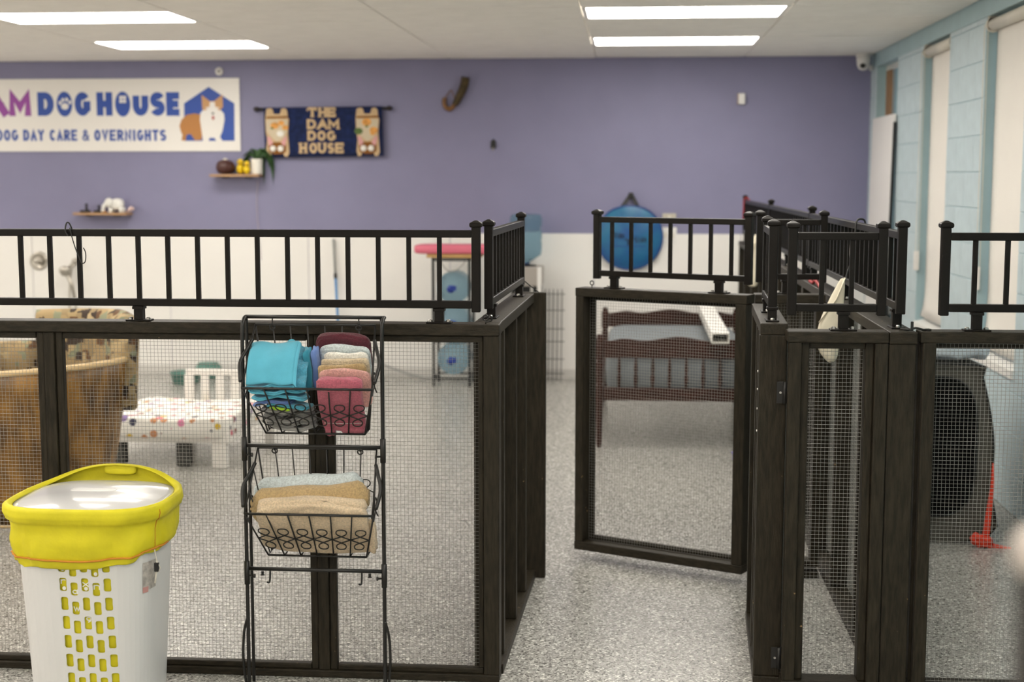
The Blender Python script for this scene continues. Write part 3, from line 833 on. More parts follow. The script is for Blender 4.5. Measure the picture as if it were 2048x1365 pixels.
def rugdog(dx, dy, ornament):
    F = lambda n, pts, m, d: flat(t, n, [(a + dx, b + dy) for a, b in pts], m, Yl - d, th=.006)
    F('dog_body', [(536, 219), (543, 217), (548, 219), (551, 229), (563, 229), (566, 218), (573, 217), (577, 221), (579, 236), (581, 240), (579, 268), (580, 280), (582, 306), (578, 314), (572, 313), (568, 302), (548, 302), (545, 313), (539, 314), (536, 304), (538, 280), (535, 262), (534, 238)], RUGT, 0)
    F('dog_belly', [(536, 240), (579, 240), (578, 262), (572, 275), (560, 283), (556, 283), (545, 274), (537, 262)], RUGC, .004)
    F('belt_line', [(536, 234), (579, 233), (579, 237), (536, 238)], RUGBR, .004)
    F('dog_face', [(540, 290), (548, 285), (568, 285), (576, 290), (575, 304), (566, 309), (552, 309), (542, 304)], RUGBR, .004)
    F('dog_ear', [(538, 275), (543, 274), (550, 286), (543, 294)], RUGP, .008); F('dog_ear', [(578, 275), (573, 274), (566, 286), (573, 294)], RUGP, .008)
    for a, b in ((550, 298), (565, 298)):
        c = at(a + dx, b + dy, YB); MB().ball((c.x, Yl - .012, c.z), (.026, .012, .026)).build('dog_eye', RUGW, t, smooth=True)
    for a, b, c, m in ornament: 
        v = at(a + dx, b + dy, YB); MB().ball((v.x, Yl - .010, v.z), (.0045 * c, .004, .0035 * c)).build('ornament', m, t, smooth=True)
rugdog(0, 0, ((553, 252, 8, RUGO), (566, 247, 6, RUGO), (574, 256, 6, RUGO), (548, 257, 3, RUGG), (564, 268, 7, RUGW)))
rugdog(180, -1, ((556, 246, 9, RUGO), (570, 262, 8, RUGO), (556, 254, 3, RUGG), (540, 264, 8, RUGG), (568, 268, 5, RUGO)))

# ------------------------------------------------------------------ wall shelves and what stands on them
SHWOOD = pm('shelf_wood', (.42, .25, .13), .5, var=.2, vscale=8, stretch=(1, 8, 8))
def shelf(px0, px1, py, label):
    a, b = at(px0, py, YB), at(px1, py, YB)
    t = thing('wall_shelf', label, 'shelf', ((a.x + b.x) / 2, YB - .09, a.z - .012), 0, None, True)
    MB().box((a.x, YB - .165, a.z - .011), (b.x, YB - .001, a.z + .009)).build('shelf_board', SHWOOD, t, bevel=.002)
    MB().box((a.x + .10, YB - .12, a.z - .022), (a.x + .13, YB - .002, a.z - .0115)).build('shelf_bracket', BLACKP, t)
    MB().box((b.x - .13, YB - .12, a.z - .022), (b.x - .10, YB - .002, a.z - .0115)).build('shelf_bracket', BLACKP, t)
    return a.z + .009
zu = shelf(430, 527, 351, 'upper wooden wall shelf under the banner corner with a plant on it')
zl = shelf(160, 266, 427, 'lower wooden wall shelf with a white figurine on it')
YS = YB - .085
c = at(451, 340, YS)
t = thing('brown_jar', 'round dark brown ribbed jar on the upper wall shelf', 'jar', (c.x, YS, zu), 0, None, True)
def ribj(u, v):
    a = 2 * PI * u; ph = -PI / 2 + PI * v; r = .078 * math.cos(ph) ** .7 * (1 + .05 * math.cos(10 * a)) if 0 < v < 1 else .02
    return Vector((c.x + r * math.cos(a), YS + r * math.sin(a), zu + .062 + .06 * math.sin(ph)))
MB().grid(ribj, 40, 12, True).build('jar_body', pm('dark_brown_glaze', (.07, .026, .022), .35), t, smooth=True)
MB().lathe([(.022, 0), (.018, .012), (.006, .018)], (c.x, YS, zu + .118), 12).build('jar_lid', CREAMP, t, smooth=True)
YEL = pm('yellow_glaze', (.75, .52, .01), .35)
for px, py, s, lab in ((481, 344, 1.10, 'small yellow duck figurine beside the brown jar'), (494, 349, .95, 'small yellow duck figurine in front of the white planter')):
    y = YS + (.02 if px < 490 else -.05); v = at(px, py, y)
    t = thing('duck_figurine', lab, 'figurine', (v.x, y, zu), 0, 'yellow duck figurines', True)
    MB().ball((v.x, y, zu + .040 * s), (.032 * s, .036 * s, .040 * s)).build('duck_body', YEL, t, smooth=True)
    MB().ball((v.x + .004, y - .012, zu + .092 * s), (.026 * s, .026 * s, .026 * s)).build('duck_head', YEL, t, smooth=True)
    MB().ball((v.x + .004, y - .040, zu + .088 * s), (.012, .012, .005)).build('duck_bill', ORANGE, t, smooth=True)
LEAF = pm('dark_green_leaf', (.030, .085, .018), .45, var=.35, vscale=20)
v = at(514, 345, YS - .01); Yp_ = YS - .01
t = thing('potted_plant', 'trailing green plant in a white ribbed planter on the upper shelf', 'plant', (v.x, Yp_, zu), 0, None, True)
MB().lathe([(.043, 0), (.047, .01), (.048, .05), (.049, .12), (.050, .128), (.044, .128), (.042, .11)], (v.x, Yp_, zu), 24).build('planter', pm('white_planter', (.78, .75, .68), .5, bump=.2, bscale=30, stretch=(1, 1, 6)), t, smooth=True)
MB().lathe([(.041, .112), (.001, .116)], (v.x, Yp_, zu), 16).build('soil', pm('soil', (.03, .02, .012), .9), t)
rnd = random.Random(3)
for i in range(30):
    a = rnd.uniform(0, 2 * PI); rch = rnd.uniform(.06, .15); up = rnd.uniform(.02, .09); dn = rnd.uniform(-.02, .22) if i % 3 else -.02
    p0 = Vector((v.x, Yp_ + .012, zu + .125)); dx, dy = math.cos(a) * rch, math.sin(a) * rch * .5
    dy = abs(dy) + .012
    if i < 12: dx = abs(dx) * .9
    if i > 24: dx = -abs(dx)
    pts = crom([p0, p0 + Vector((dx * .5, dy * .5, up)), p0 + Vector((dx, dy, up * .4 - dn * .4)), p0 + Vector((dx * 1.1, dy, -dn))], 4)
    m = MB(); L_ = []
    for k, q in enumerate(pts):
        w = .016 * math.sin(PI * min(1, .12 + .95 * k / (len(pts) - 1))) + .001
        sd = Vector((-math.sin(a), math.cos(a) * .6, .35)).normalized() * w
        L_.append([q - sd, q + Vector((0, 0, .004)), q + sd])
    m.loft(L_, closed=False, caps=False); m.build('leaf', LEAF, t, smooth=True, solid=.001)
# lower shelf
v = at(228, 410, YS)
t = thing('elephant_figurine', 'white rounded elephant figurine on the lower wall shelf', 'figurine', (v.x, YS, zl), 0, None, True)
WG = pm('white_glaze', (.80, .79, .75), .3)
MB().pad((v.x + .03, YS, zl + .072), (.115, .085, .10), e=.8).build('elephant_body', WG, t, smooth=True)
MB().ball((v.x - .04, YS - .01, zl + .085), (.036, .04, .042)).build('elephant_head', WG, t, smooth=True)
MB().tube(crom([(v.x - .055, YS - .03, zl + .08), (v.x - .078, YS - .035, zl + .05), (v.x - .085, YS - .035, zl + .02), (v.x - .10, YS - .035, zl + .014)], 4), [.018] * 5 + [.014] * 5 + [.010] * 3, 8).build('elephant_trunk', WG, t, smooth=True)
for dx, dy in ((-.02, -.03), (-.02, .03), (.07, -.03), (.07, .03)): MB().lathe([(.018, 0), (.017, .045)], (v.x + dx, YS + dy, zl), 10).build('elephant_leg', WG, t, smooth=True)
MB().ball((v.x - .028, YS - .048, zl + .088), (.028, .006, .034)).build('elephant_ear', WG, t, smooth=True)
DKT = pm('dark_figure', (.03, .028, .032), .5)
for px, s, lab in ((171, 1.0, 'low dark ornament at the left end of the lower shelf'), (196, .8, 'thin dark ornament near the middle of the lower shelf')):
    w = at(px, 424, YS)
    t = thing('dark_ornament', lab, 'ornament', (w.x, YS, zl), 0, 'dark shelf ornaments', True)
    MB().pad((w.x, YS, zl + .011), (.09 * s, .06, .022), e=.6).build('ornament_base', DKT, t, smooth=True)
    MB().lathe([(.014, 0), (.012, .02), (.009, .04 * s), (.016, .05 * s), (.004, .06 * s)], (w.x + .01, YS, zl + .018), 10).build('ornament_stem', DKT, t, smooth=True)
w = at(262, 419, YS)
t = thing('shell_ornament', 'small pale pink shell at the right end of the lower shelf', 'ornament', (w.x, YS, zl), 0, None, True)
def shell(u, v_):
    a = 2 * PI * u; r = .032 * (1 - v_) ** .6 * (1 + .08 * math.cos(9 * a)) + .0005
    return Vector((w.x - .02 + .05 * v_ + r * math.cos(a) * .6, YS + r * math.sin(a), zl + .028 + r * math.cos(a) * .8))
MB().grid(shell, 30, 8, True).build('shell_body', pm('pale_pink', (.68, .50, .46), .4), t, smooth=True)
w = at(207, 421, YS)
t = thing('small_card', 'tiny pale figure with an orange foot left of the white elephant', 'ornament', (w.x, YS, zl), 0, None, True)
MB().lathe([(.016, 0), (.012, .03), (.016, .05), (.004, .062)], (w.x, YS, zl), 10).build('figure_body', CREAMP, t, smooth=True)
MB().pad((w.x + .012, YS - .022, zl + .006), (.04, .03, .012), e=.6).build('figure_foot', ORANGE, t, smooth=True)
a, b = at(516, 362, YB), at(523, 520, YB)
tag(MB().tube(crom([(a.x, YB - .008, a.z), (a.x - .012, YB - .008, (a.z + b.z) / 2 + .1), (b.x, YB - .010, b.z)], 8), .003, 6).build('thin_cable', pm('lilac_cable', (.46, .40, .44), .5), smooth=True), 'thin pale cable running down the purple wall below the upper shelf', 'cable')

# ------------------------------------------------------------------ other wall things
HORN = pm('horn_brown', (.075, .050, .018), .5, var=.4, vscale=30); HORNR = pm('rattan_brown', (.20, .095, .03), .55, var=.3, vscale=20)
c0 = at(908, 195, YB); t = thing('ribbed_horn', 'brown ribbed curved horn with a curled handle on the purple wall', 'wall ornament', (c0.x, YB - .03, c0.z), 0, None, True)
P = [at(x, y, YB) for x, y in ((932, 155), (930, 168), (926, 180), (921, 191), (915, 203), (910, 210))]
path = crom([(p.x, YB - .03, p.z) for p in P], 10)
MB().tube(path, [(.022 + .014 * math.sin(PI * min(1, .35 + .6 * i / len(path)))) * (1 + .17 * math.sin(i * 1.45)) for i in range(len(path))], 10).build('horn_body', HORN, t, smooth=True)
P = [at(x, y, YB) for x, y in ((912, 206), (906, 215), (899, 219), (892, 214), (889, 204), (891, 196))]
MB().tube(crom([(p.x, YB - .025, p.z) for p in P], 6), .018, 8).build('horn_curl', HORNR, t, smooth=True)
P = [at(x, y, YB) for x, y in ((891, 196), (898, 186), (903, 181), (907, 190), (912, 200))]
MB().tube(crom([(p.x, YB - .015, p.z) for p in P], 5), .004, 6).build('hanging_cord', HORNR, t, smooth=True)
c = at(987, 290, YB); t = thing('wall_hook', 'tiny black wall hook below the horn', 'hook', (c.x, YB, c.z), 0, None, True)
MB().prism([(c.x - .022, YB - .02, c.z - .03), (c.x + .022, YB - .02, c.z - .03), (c.x + .022, YB - .02, c.z + .025), (c.x, YB - .02, c.z + .052), (c.x - .022, YB - .02, c.z + .025)], (0, .018, 0)).build('hook_plate', BLACKP, t, bevel=.003)
MB().tube([(c.x, YB - .022, c.z - .02), (c.x, YB - .04, c.z - .035), (c.x, YB - .045, c.z - .045)], .006, 8).build('hook_arm', GREYP, t, smooth=True)
c = at(1482, 198, YB); t = thing('motion_sensor', 'small white motion sensor on the purple wall at right', 'sensor', (c.x, YB, c.z), 0, None, True)
MB().box((c.x - .022, YB - .045, c.z - .045), (c.x + .032, YB - .001, c.z + .045)).build('sensor_case', WPLAS, t, bevel=.008); MB().box((c.x - .030, YB - .03, c.z - .044), (c.x - .0225, YB - .001, c.z + .044)).build('sensor_side', pm('tan_side', (.40, .30, .22), .5), t)
c = at(439, 143, YB); t = thing('round_sensor', 'small round white sensor above the banner corner', 'sensor', (c.x, YB, c.z), 0, None, True)
MB().lathe([(.034, -.002), (.034, -.014), (.028, -.020)], (c.x, YB, c.z), 20, 'y').build('sensor_rim', WPLAS, t, smooth=True); MB().lathe([(.013, -.0202), (.011, -.026)], (c.x, YB, c.z), 14, 'y').build('sensor_lens', GREYP, t, smooth=True)
c = at(1727, 116, 11.78); t = thing('security_camera', 'white dome security camera hanging at the ceiling corner', 'camera', (c.x, 11.78, ZC), 0, None, True)
MB().lathe([(.066, 2.664), (.066, 2.679)], (c.x, 11.78, 0), 24).build('mount_ring', WPLAS, t, smooth=True)
MB().lathe([(.055, 2.664), (.054, 2.62), (.050, 2.59), (.040, 2.565), (.022, 2.552), (.002, 2.548)], (c.x, 11.78, 0), 24).build('camera_dome', WPLAS, t, smooth=True)
MB().ball((c.x - .012, 11.728, 2.582), (.024, .012, .020)).build('camera_lens', BLACKP, t, smooth=True)
c = at(1749, 136, 11.9); t = thing('corner_sensor', 'tiny white sensor on the block wall beside the dome camera', 'sensor', (XW - .001, 11.88, c.z), 0, None, True)
MB().box((XW - .03, 11.86, c.z - .022), (XW - .002, 11.90, c.z + .022)).build('sensor_case', WPLAS, t, bevel=.006); MB().box((XW - .034, 11.87, c.z - .01), (XW - .0305, 11.89, c.z + .01)).build('sensor_lens', GREYP, t)
a, b = at(1325, 427, YB), at(1352, 440, YB); t = thing('light_switch', 'small tan switch plate above the white outlet', 'switch', ((a.x + b.x) / 2, YB, b.z), 0, None, True)
MB().box((a.x, YB - .010, b.z), (b.x, YB - .0005, a.z)).build('switch_plate', pm('tan_plate', (.50, .46, .38), .5), t, bevel=.002); MB().box((a.x + .045, YB - .016, b.z + .018), (b.x - .045, YB - .0105, a.z - .018)).build('switch_lever', CREAMP, t)
a, b = at(1322, 455, YB), at(1353, 487, YB); t = thing('wall_outlet', 'white double outlet plate on the wall beside the blue bag', 'outlet', ((a.x + b.x) / 2, YB, b.z), 0, None, True)
MB().box((a.x, YB - .014, b.z), (b.x, YB - .0065, a.z)).build('outlet_plate', WPLAS, t, bevel=.002)
for dx in (-.03, .03): MB().box(((a.x + b.x) / 2 + dx - .016, YB - .017, (a.z + b.z) / 2 - .022), ((a.x + b.x) / 2 + dx + .016, YB - .0145, (a.z + b.z) / 2 + .022)).build('socket', CREAMP, t, bevel=.001)
# blue disc bag
c = at(1259, 474, YB); YG = YB - .05
t = thing('round_blue_bag', 'round blue folded toy bag with dark writing hanging on the wall', 'bag', (c.x, YG, c.z - .28), 0, None, True)
BAGM = pm('shiny_blue_fabric', (.010, .070, .25), .36, var=.55, vscale=4.5, sheen=.15, col2=(.016, .155, .28), bump=.5, bscale=10)
def bagf(s):
    def f(u, v):
        a = 2 * PI * u; r = v * .268 * (1 + .025 * math.cos(2 * a) - (.04 * max(0, math.sin(a)) ** 6))
        return Vector((c.x + r * math.cos(a), YG - s * (.032 * (1 - v ** 4) + .003 * math.sin(5 * a) * v), c.z + r * 1.04 * math.sin(a)))
    return f
m = MB(); m.grid(bagf(1), 36, 8, True); m.build('bag_front', BAGM, t, smooth=True); MB().grid(bagf(-1), 36, 6, True).build('bag_back', BAGM, t, smooth=True)
MB().tube([(c.x + .268 * math.cos(a) * (1 + .025 * math.cos(2 * a)), YG, c.z + .276 * math.sin(a) * (1 + .025 * math.cos(2 * a) - .04 * max(0, math.sin(a)) ** 6)) for a in [2 * PI * i / 36 for i in range(36)]], .007, 6, True).build('bag_piping', pm('blue_piping', (.01, .05, .22), .5), t, smooth=True)
top = at(1262, 388, YB)
for px in (1243, 1277):
    e = at(px, 416, YB); MB().bar((top.x, YB - .03, top.z), (e.x, YG, e.z), .030, .004, (0, 1, 0)).build('strap', BLACKP, t)
MB().box((top.x - .022, YB - .04, top.z - .045), (top.x + .02, YB - .014, top.z + .012)).build('strap_top', BLACKP, t, bevel=.008)
INK = pm('dark_ink', (.010, .016, .04), .6)
def bagtext(word, x0, y0, w, h, sl):
    for i, ch in enumerate(word):
        p, q = at(x0 + i * (w + 1.5), y0 + sl * i + h, YB), at(x0 + i * (w + 1.5) + w, y0 + sl * i, YB)
        letter(t, ch, INK, p.x, q.x, p.z, q.z, .007, YG - .034, th=.002)
bagtext('Hide', 1226, 463, 4.5, 12, .5); bagtext('Side', 1270, 474, 4.5, 11, -.4)
for pts in (((1250, 478), (1258, 481), (1266, 469)), ((1257, 481), (1257, 490)), ((1262, 476), (1268, 478))):
    MB().tube([(at(a, b, YB).x, YG - .034, at(a, b, YB).z) for a, b in pts], .007, 6).build('logo_stroke', INK, t)
a, b = at(1226, 492, YB), at(1292, 490, YB); MB().box((a.x, YG - .035, a.z), (b.x, YG - .031, a.z + .007)).build('seam_band', pm('deep_blue', (.01, .06, .25), .5), t)
# shower plate and hand shower
CHR = pm('brushed_nickel', (.48, .45, .40), .32, metal=.85)
c = at(79, 522, YB); t = thing('shower_valve', 'round brushed metal shower valve on the white wall', 'shower valve', (c.x, YB, c.z), 0, None, True)
MB().lathe([(.082, -.007), (.080, -.016), (.060, -.022), (.056, -.016), (.030, -.018)], (c.x, YB, c.z), 28, 'y').build('valve_plate', CHR, t, smooth=True)
MB().lathe([(.030, -.018), (.028, -.055), (.020, -.065)], (c.x, YB, c.z), 16, 'y').build('valve_hub', CHR, t, smooth=True); MB().bar((c.x, YB - .055, c.z), (c.x + .06, YB - .07, c.z + .01), .014, .018).build('valve_lever', CHR, t, bevel=.003)
c = at(130, 543, YB - .1); t = thing('hand_shower', 'brushed metal hand shower on its wall bracket with hose', 'shower head', (c.x, YB, c.z), 0, None, True)
YH = YB - .10; d = at(146, 523, YH); e = at(146, 600, YH)
MB().ball((c.x, YH, c.z), (.052, .030, .048), R=RX(.4)).build('spray_head', CHR, t, smooth=True)
MB().tube([(c.x + .02, YH + .01, c.z - .03), (e.x - .01, YH + .02, (c.z + e.z) / 2), (e.x + .01, YH + .02, e.z)], [.020, .016, .012], 10).build('spray_handle', CHR, t, smooth=True)
MB().tube([(c.x + .03, YH + .01, c.z + .03), (d.x, YH + .03, d.z)], .011, 8).build('bracket_arm', CHR, t, smooth=True); MB().lathe([(.026, -.0065), (.024, -.07), (.015, -.085)], (d.x, YB, d.z), 14, 'y').build('bracket', CHR, t, smooth=True)
MB().tube(crom([(e.x + .01, YH + .02, e.z), (e.x + .03, YH + .02, e.z - .2), (e.x + .0, YH + .04, e.z - .35), (e.x - .05, YH + .05, e.z - .1), (d.x - .05, YB - .03, d.z - .1), (d.x - .01, YB - .02, d.z - .02)], 6), .008, 8).build('hose', CHR, t, smooth=True)
# broom
a, b = at(667, 478, YB - .03), at(673, 570, YB - .05); d = (b - a).normalized(); foot = a + d * ((a.z - .04) / -d.z)
t = thing('broom_handle', 'thin grey and blue broom leaning on the white wall', 'broom', (foot.x, foot.y - .06, 0), 0, None, True)
foot = Vector((foot.x, YB - .16, .10)); mid = a.lerp(foot, .30)
MB().tube([a, mid], .010, 8).build('handle_upper', pm('grey_tube', (.22, .23, .22), .4), t, smooth=True); MB().tube([mid, foot], .011, 8).build('handle_lower', pm('blue_tube', (.03, .20, .48), .4), t, smooth=True)
MB().tube([a.lerp(foot, .27), a.lerp(foot, .31)], .015, 8).build('joint_collar', BLACKP, t, smooth=True); MB().box((foot.x - .14, foot.y - .03, .001), (foot.x + .14, foot.y + .03, .11)).build('brush_head', pm('blue_bristle', (.05, .16, .30), .8), t, bevel=.01)
# cable along the skirting
tag(MB().tube(crom([(-2.35, 11.93, .35), (-2.2, 11.90, .16), (-1.95, 11.87, .055), (-1.75, 11.84, .0105), (-1.62, 11.82, .0105), (-1.2, 11.82, .0105)], 6), .010, 8).build('grey_cable', pm('grey_cable', (.36, .36, .35), .5), smooth=True), 'grey hose curving down the wall to the foot of the bottle rack', 'hose')

# ------------------------------------------------------------------ bottle rack, cooler, wire panel
t = thing('bottle_rack', 'black metal rack with a wooden top holding blue water bottles', 'rack', (-1.455, 11.52, 0), 0, None, True)
xa, xb, ya, yb = -1.60, -1.305, 11.40, 11.70
for x in (xa, xb):
    for y in (ya, yb): MB().box((x - .011, y - .011, 0), (x + .011, y + .011, 1.05)).build('leg', BLACKP, t, bevel=.002)
for z in (.068, .366, .658, 1.03):
    for y in (ya, yb): MB().box((xa + .011, y - .007, z - .007), (xb - .011, y + .007, z + .007)).build('crossbar', BLACKP, t)
    for x in (xa, xb): MB().box((x - .007, ya + .011, z - .007), (x + .007, yb - .011, z + .007)).build('crossbar', BLACKP, t)
MB().box((xa - .05, ya - .03, 1.0515), (xb + .09, yb + .03, 1.078)).build('wooden_top', pm('rack_top_wood', (.50, .30, .11), .5, var=.2, vscale=6, stretch=(1, 8, 8)), t, bevel=.004)
MB().tube(crom([(xa + .06, ya - .012, 1.02), (xa + .12, ya - .016, .95), (xb - .10, ya - .016, .955), (xb - .03, ya - .012, 1.02)], 6), .006, 6).build('hanging_cord', GREYP, t, smooth=True)
BOT = pm('blue_bottle_plastic', (.36, .53, .64), .14, trans=.82, ior=1.14)
BCAP = pm('bottle_cap_blue', (.012, .035, .24), .4)
b0 = None
for z, lab in ((.80, 'large blue water bottle lying on the top tier of the rack'), (.517, 'large blue water bottle lying on the middle tier of the rack'), (.215, 'large blue water bottle lying on the lowest tier of the rack')):
    if b0 is None:
        b0 = thing('water_bottle', lab, 'water bottle', (-1.452, 11.36, z), 0, 'water bottles on the rack')
        prof = [(.027, .0), (.027, .035), (.045, .06), (.10, .095), (.128, .125), (.134, .15), (.128, .165), (.134, .18), (.134, .235), (.128, .25), (.134, .265), (.134, .32), (.128, .335), (.134, .35), (.128, .375), (.10, .388), (.02, .38)]
        MB().lathe(prof, (0, 0, 0), 28, 'y').build('bottle_body', BOT, b0, smooth=True)
        MB().lathe([(.031, -.012), (.031, .03), (.027, .032)], (0, 0, 0), 16, 'y').build('bottle_cap', BCAP, b0, smooth=True)
        MB().box((.005, -.0135, -.012), (.045, -.0125, .028)).build('label_tab', BCAP, b0)
    else: copy_tree(b0, None, (-1.452, 11.36, z), 0, lab)
PINK = pm('pink_vinyl', (.66, .15, .22), .4)
t = thing('pink_bolster', 'long pink padded bolster lying on the bottle rack', 'cushion', (-1.43, 11.44, 1.0785), 0, None, True)
MB().pad((-1.43, 11.50, 1.118), (.66, .26, .078), e=.28).build('bolster_pad', PINK, t, smooth=True); MB().tube([(-1.43 + .325 * math.cos(a) * abs(math.cos(a)) ** -.7 if abs(math.cos(a)) > .01 else -1.43, 11.50 + .125 * math.sin(a) * abs(math.sin(a)) ** -.7 if abs(math.sin(a)) > .01 else 11.50, 1.118) for a in [2 * PI * (i + .5) / 40 for i in range(40)]], .004, 5, True).build('bolster_seam', pm('pink_seam', (.52, .10, .16), .5), t)
CX0, CX1, CY = -1.00, -.735, 11.62
t = thing('water_cooler', 'grey floor water cooler with a black dispensing recess', 'water cooler', ((CX0 + CX1) / 2, 11.76, 0), 0, None, True)
COOL = pm('cooler_grey', (.36, .33, .30), .4)
MB().box((CX0, CY, .02), (CX1, 11.93, .60)).build('lower_cabinet', COOL, t, bevel=.008); MB().box((CX0, CY, .805), (CX1, 11.93, .965)).build('upper_housing', COOL, t, bevel=.010)
MB().box((CX0 + .012, CY + .07, .60), (CX1 - .012, 11.92, .805)).build('dispensing_recess', BLACKP, t); MB().box((CX1 - .035, CY - .004, .02), (CX1 - .001, CY - .001, .965)).build('edge_strip', WPLAS, t)
for dx in (-.05, .05):
    MB().lathe([(.012, .74), (.012, .80)], ((CX0 + CX1) / 2 + dx, CY + .04, 0), 10).build('tap', WPLAS, t, smooth=True)
cxx = (CX0 + CX1) / 2 - .006
MB().lathe([(.09, .966), (.085, .975), (.05, .98)], (cxx, 11.76, 0), 20).build('bottle_collar', BLACKP, t, smooth=True)
t = thing('water_bottle', 'upturned large blue water bottle standing on the cooler', 'water bottle', (cxx, 11.76, .965), 0, None, True)
MB().lathe([(.030, .982), (.034, 1.0), (.09, 1.035), (.126, 1.06), (.132, 1.10), (.132, 1.16), (.126, 1.175), (.132, 1.19), (.132, 1.25), (.122, 1.27), (.122, 1.285), (.132, 1.30), (.132, 1.36), (.124, 1.385), (.10, 1.395), (.01, 1.392)], (cxx, 11.76, 0), 28).build('bottle_body', BOT, t, smooth=True)
MB().lathe([(.031, .9805), (.031, .995)], (cxx, 11.76, 0), 16).build('bottle_neck', BCAP, t, smooth=True)
t = thing('wire_trellis', 'black wire grid panel leaning against the wall by the cooler', 'trellis', (-.65, 11.85, 0), 0, None, True)
for x in (-.722, -.690, -.655, -.618, -.582): MB().tube([(x, 11.80, .003), (x, 11.93, .76)], .0036, 5).build('wire', BLACKW, t)
for z in (.06, .18, .325, .43, .585, .72): MB().tube([(-.728, 11.794 + .172 * z, z), (-.555, 11.794 + .172 * z, z)], .0034, 5).build('wire', BLACKW, t)

# ------------------------------------------------------------------ green dog bowls near the wall
GRN = pm('green_plastic', (.10, .22, .185), .4)
w = at(370, 753, 11.4); t = thing('green_tub', 'low open green plastic tub on the floor by the wall', 'tub', (-3.68, 11.42, 0), 0, None, True)
MB().lathe([(.02, .004), (.095, .0), (.105, .008), (.120, .088), (.127, .092), (.116, .088), (.095, .016), (.02, .012)], (-3.675, 11.40, 0), 28).build('tub_wall', GRN, t, smooth=True); MB().tube([(-3.675 + .123 * math.cos(a), 11.40 + .123 * math.sin(a), .092) for a in [2 * PI * i / 28 for i in range(28)]], .006, 6, True).build('tub_rim', GRN, t, smooth=True)
t = thing('green_tub', 'upturned green plastic tub with rounded sides beside the open one', 'tub', (-3.55, 11.72, 0), 0, None, True)
MB().lathe([(.118, .0), (.122, .03), (.118, .065), (.105, .10), (.088, .118), (.02, .12)], (-3.585, 11.75, .0), 28).build('tub_wall', GRN, t, smooth=True); MB().lathe([(.088, .1195), (.086, .127), (.02, .127)], (-3.585, 11.75, 0), 24).build('tub_foot', GRN, t, smooth=True)

# ------------------------------------------------------------------ white dog bed with printed sheet
PAINTW = pm('white_painted_wood', (.80, .77, .73), .4)
SHEET = cells_mat('printed_sheet', [(0, (.80, .77, .73)), (.30, (.62, .12, .18)), (.42, (.66, .45, .05)), (.52, (.80, .77, .73)), (.64, (.20, .05, .04)), (.72, (.68, .22, .36)), (.80, (.05, .05, .09)), (.86, (.24, .16, .36)), (.92, (.55, .25, .12))], 17, 'EUCLIDEAN', .8, 1.0, ((.82, .79, .74), .40))
bx0, bx1, by0, by1 = -3.10, -2.335, 8.02, 8.78
t = thing('toddler_bed', 'small white wooden bed with a cartoon printed sheet', 'bed', ((bx0 + bx1) / 2, 8.5, 0), 0, None, True)
MB().box((bx0, by0, .15), (bx1, by0 + .025, .215)).build('foot_rail', PAINTW, t, bevel=.003)
for x in (bx0 + .012, bx1 - .012): MB().box((x - .0115, by0 + .026, .15), (x + .0115, by1 - .03, .215)).build('side_rail', PAINTW, t, bevel=.003)
MB().box((bx1 - .105, by0 + .002, .001), (bx1 - .02, by0 + .06, .149)).build('leg', PAINTW, t, bevel=.003)
DKL = pm('dark_grey_leg', (.06, .06, .055), .6)
MB().box((-2.665, by0 + .03, .001), (-2.585, by0 + .10, .149)).build('leg', DKL, t, bevel=.01, label='dark grey centre leg'); MB().box((-3.085, by0 + .05, .001), (-2.985, by0 + .13, .149)).build('leg', DKL, t, bevel=.01, label='dark grey corner leg')
hx0, hx1 = -2.83, -2.29
MB().box((hx0, by1, .445), (hx1, by1 + .03, .482)).build('headboard_rail', PAINTW, t, bevel=.004); MB().box((hx0, by1, .14), (hx1, by1 + .03, .20)).build('headboard_rail', PAINTW, t, bevel=.004)
for i in range(6):
    x = hx0 + i * (hx1 - hx0 - .05) / 5; MB().box((x, by1 + .002, .2005), (x + .05, by1 + .028, .4445)).build('headboard_slat', PAINTW, t, bevel=.003)
for x in (hx0 - .02, hx1 - .04): MB().box((x, by1 + .031, .001), (x + .06, by1 + .06, .44)).build('leg', PAINTW, t, bevel=.004)
def sag(p): p.z += -.006 * math.cos(p.x * 9) ; return p
MB().pad(((bx0 + bx1) / 2, (by0 + by1) / 2 - .012, .236), (bx1 - bx0 + .012, by1 - by0 + .01, .125), e=.16, n=40, m=16, wob=.004, seed=4, fn=sag).build('printed_sheet', SHEET, t, smooth=True)

# ------------------------------------------------------------------ tub chair
VEN = pm('brown_veneer', (.055, .026, .007), .42, var=.9, vscale=5, stretch=(3, 3, .9), col2=(.30, .15, .030), bump=.1, bscale=40)
UPH = cells_mat('patterned_upholstery', [(0, (.34, .245, .125)), (.30, (.26, .19, .10)), (.52, (.41, .31, .17)), (.64, (.04, .026, .018)), (.76, (.22, .23, .15)), (.85, (.34, .245, .125)), (.92, (.11, .055, .024))], 24, 'CHEBYCHEV', .9, .75)
PIP = pm('cream_piping', (.62, .45, .24), .5)
tcx, tcy = -3.05, 6.86
t = thing('tub_chair', 'brown veneer tub armchair with patterned upholstery behind the hamper', 'armchair', (tcx, tcy, 0), 0, None, True)
def rimz(a): return .752 + .03 * math.cos(a) - .01 * math.sin(a)
def shellp(a, v, k=1.0):
    r = .74 + .26 * v ** .8
    return Vector((tcx + .52 * k * r * math.cos(a), tcy + .46 * k * r * math.sin(a), .02 + (rimz(a) - .02) * v))
A0, A1 = math.radians(-200), math.radians(60)
MB().grid(lambda u, v: shellp(A0 + (A1 - A0) * u, v), 48, 8).build('veneer_shell', VEN, t, smooth=True, solid=.018)
MB().tube([shellp(A0 + (A1 - A0) * i / 48, 1.0) + Vector((0, 0, .008)) for i in range(49)], .016, 8).build('rim_piping', PIP, t, smooth=True)
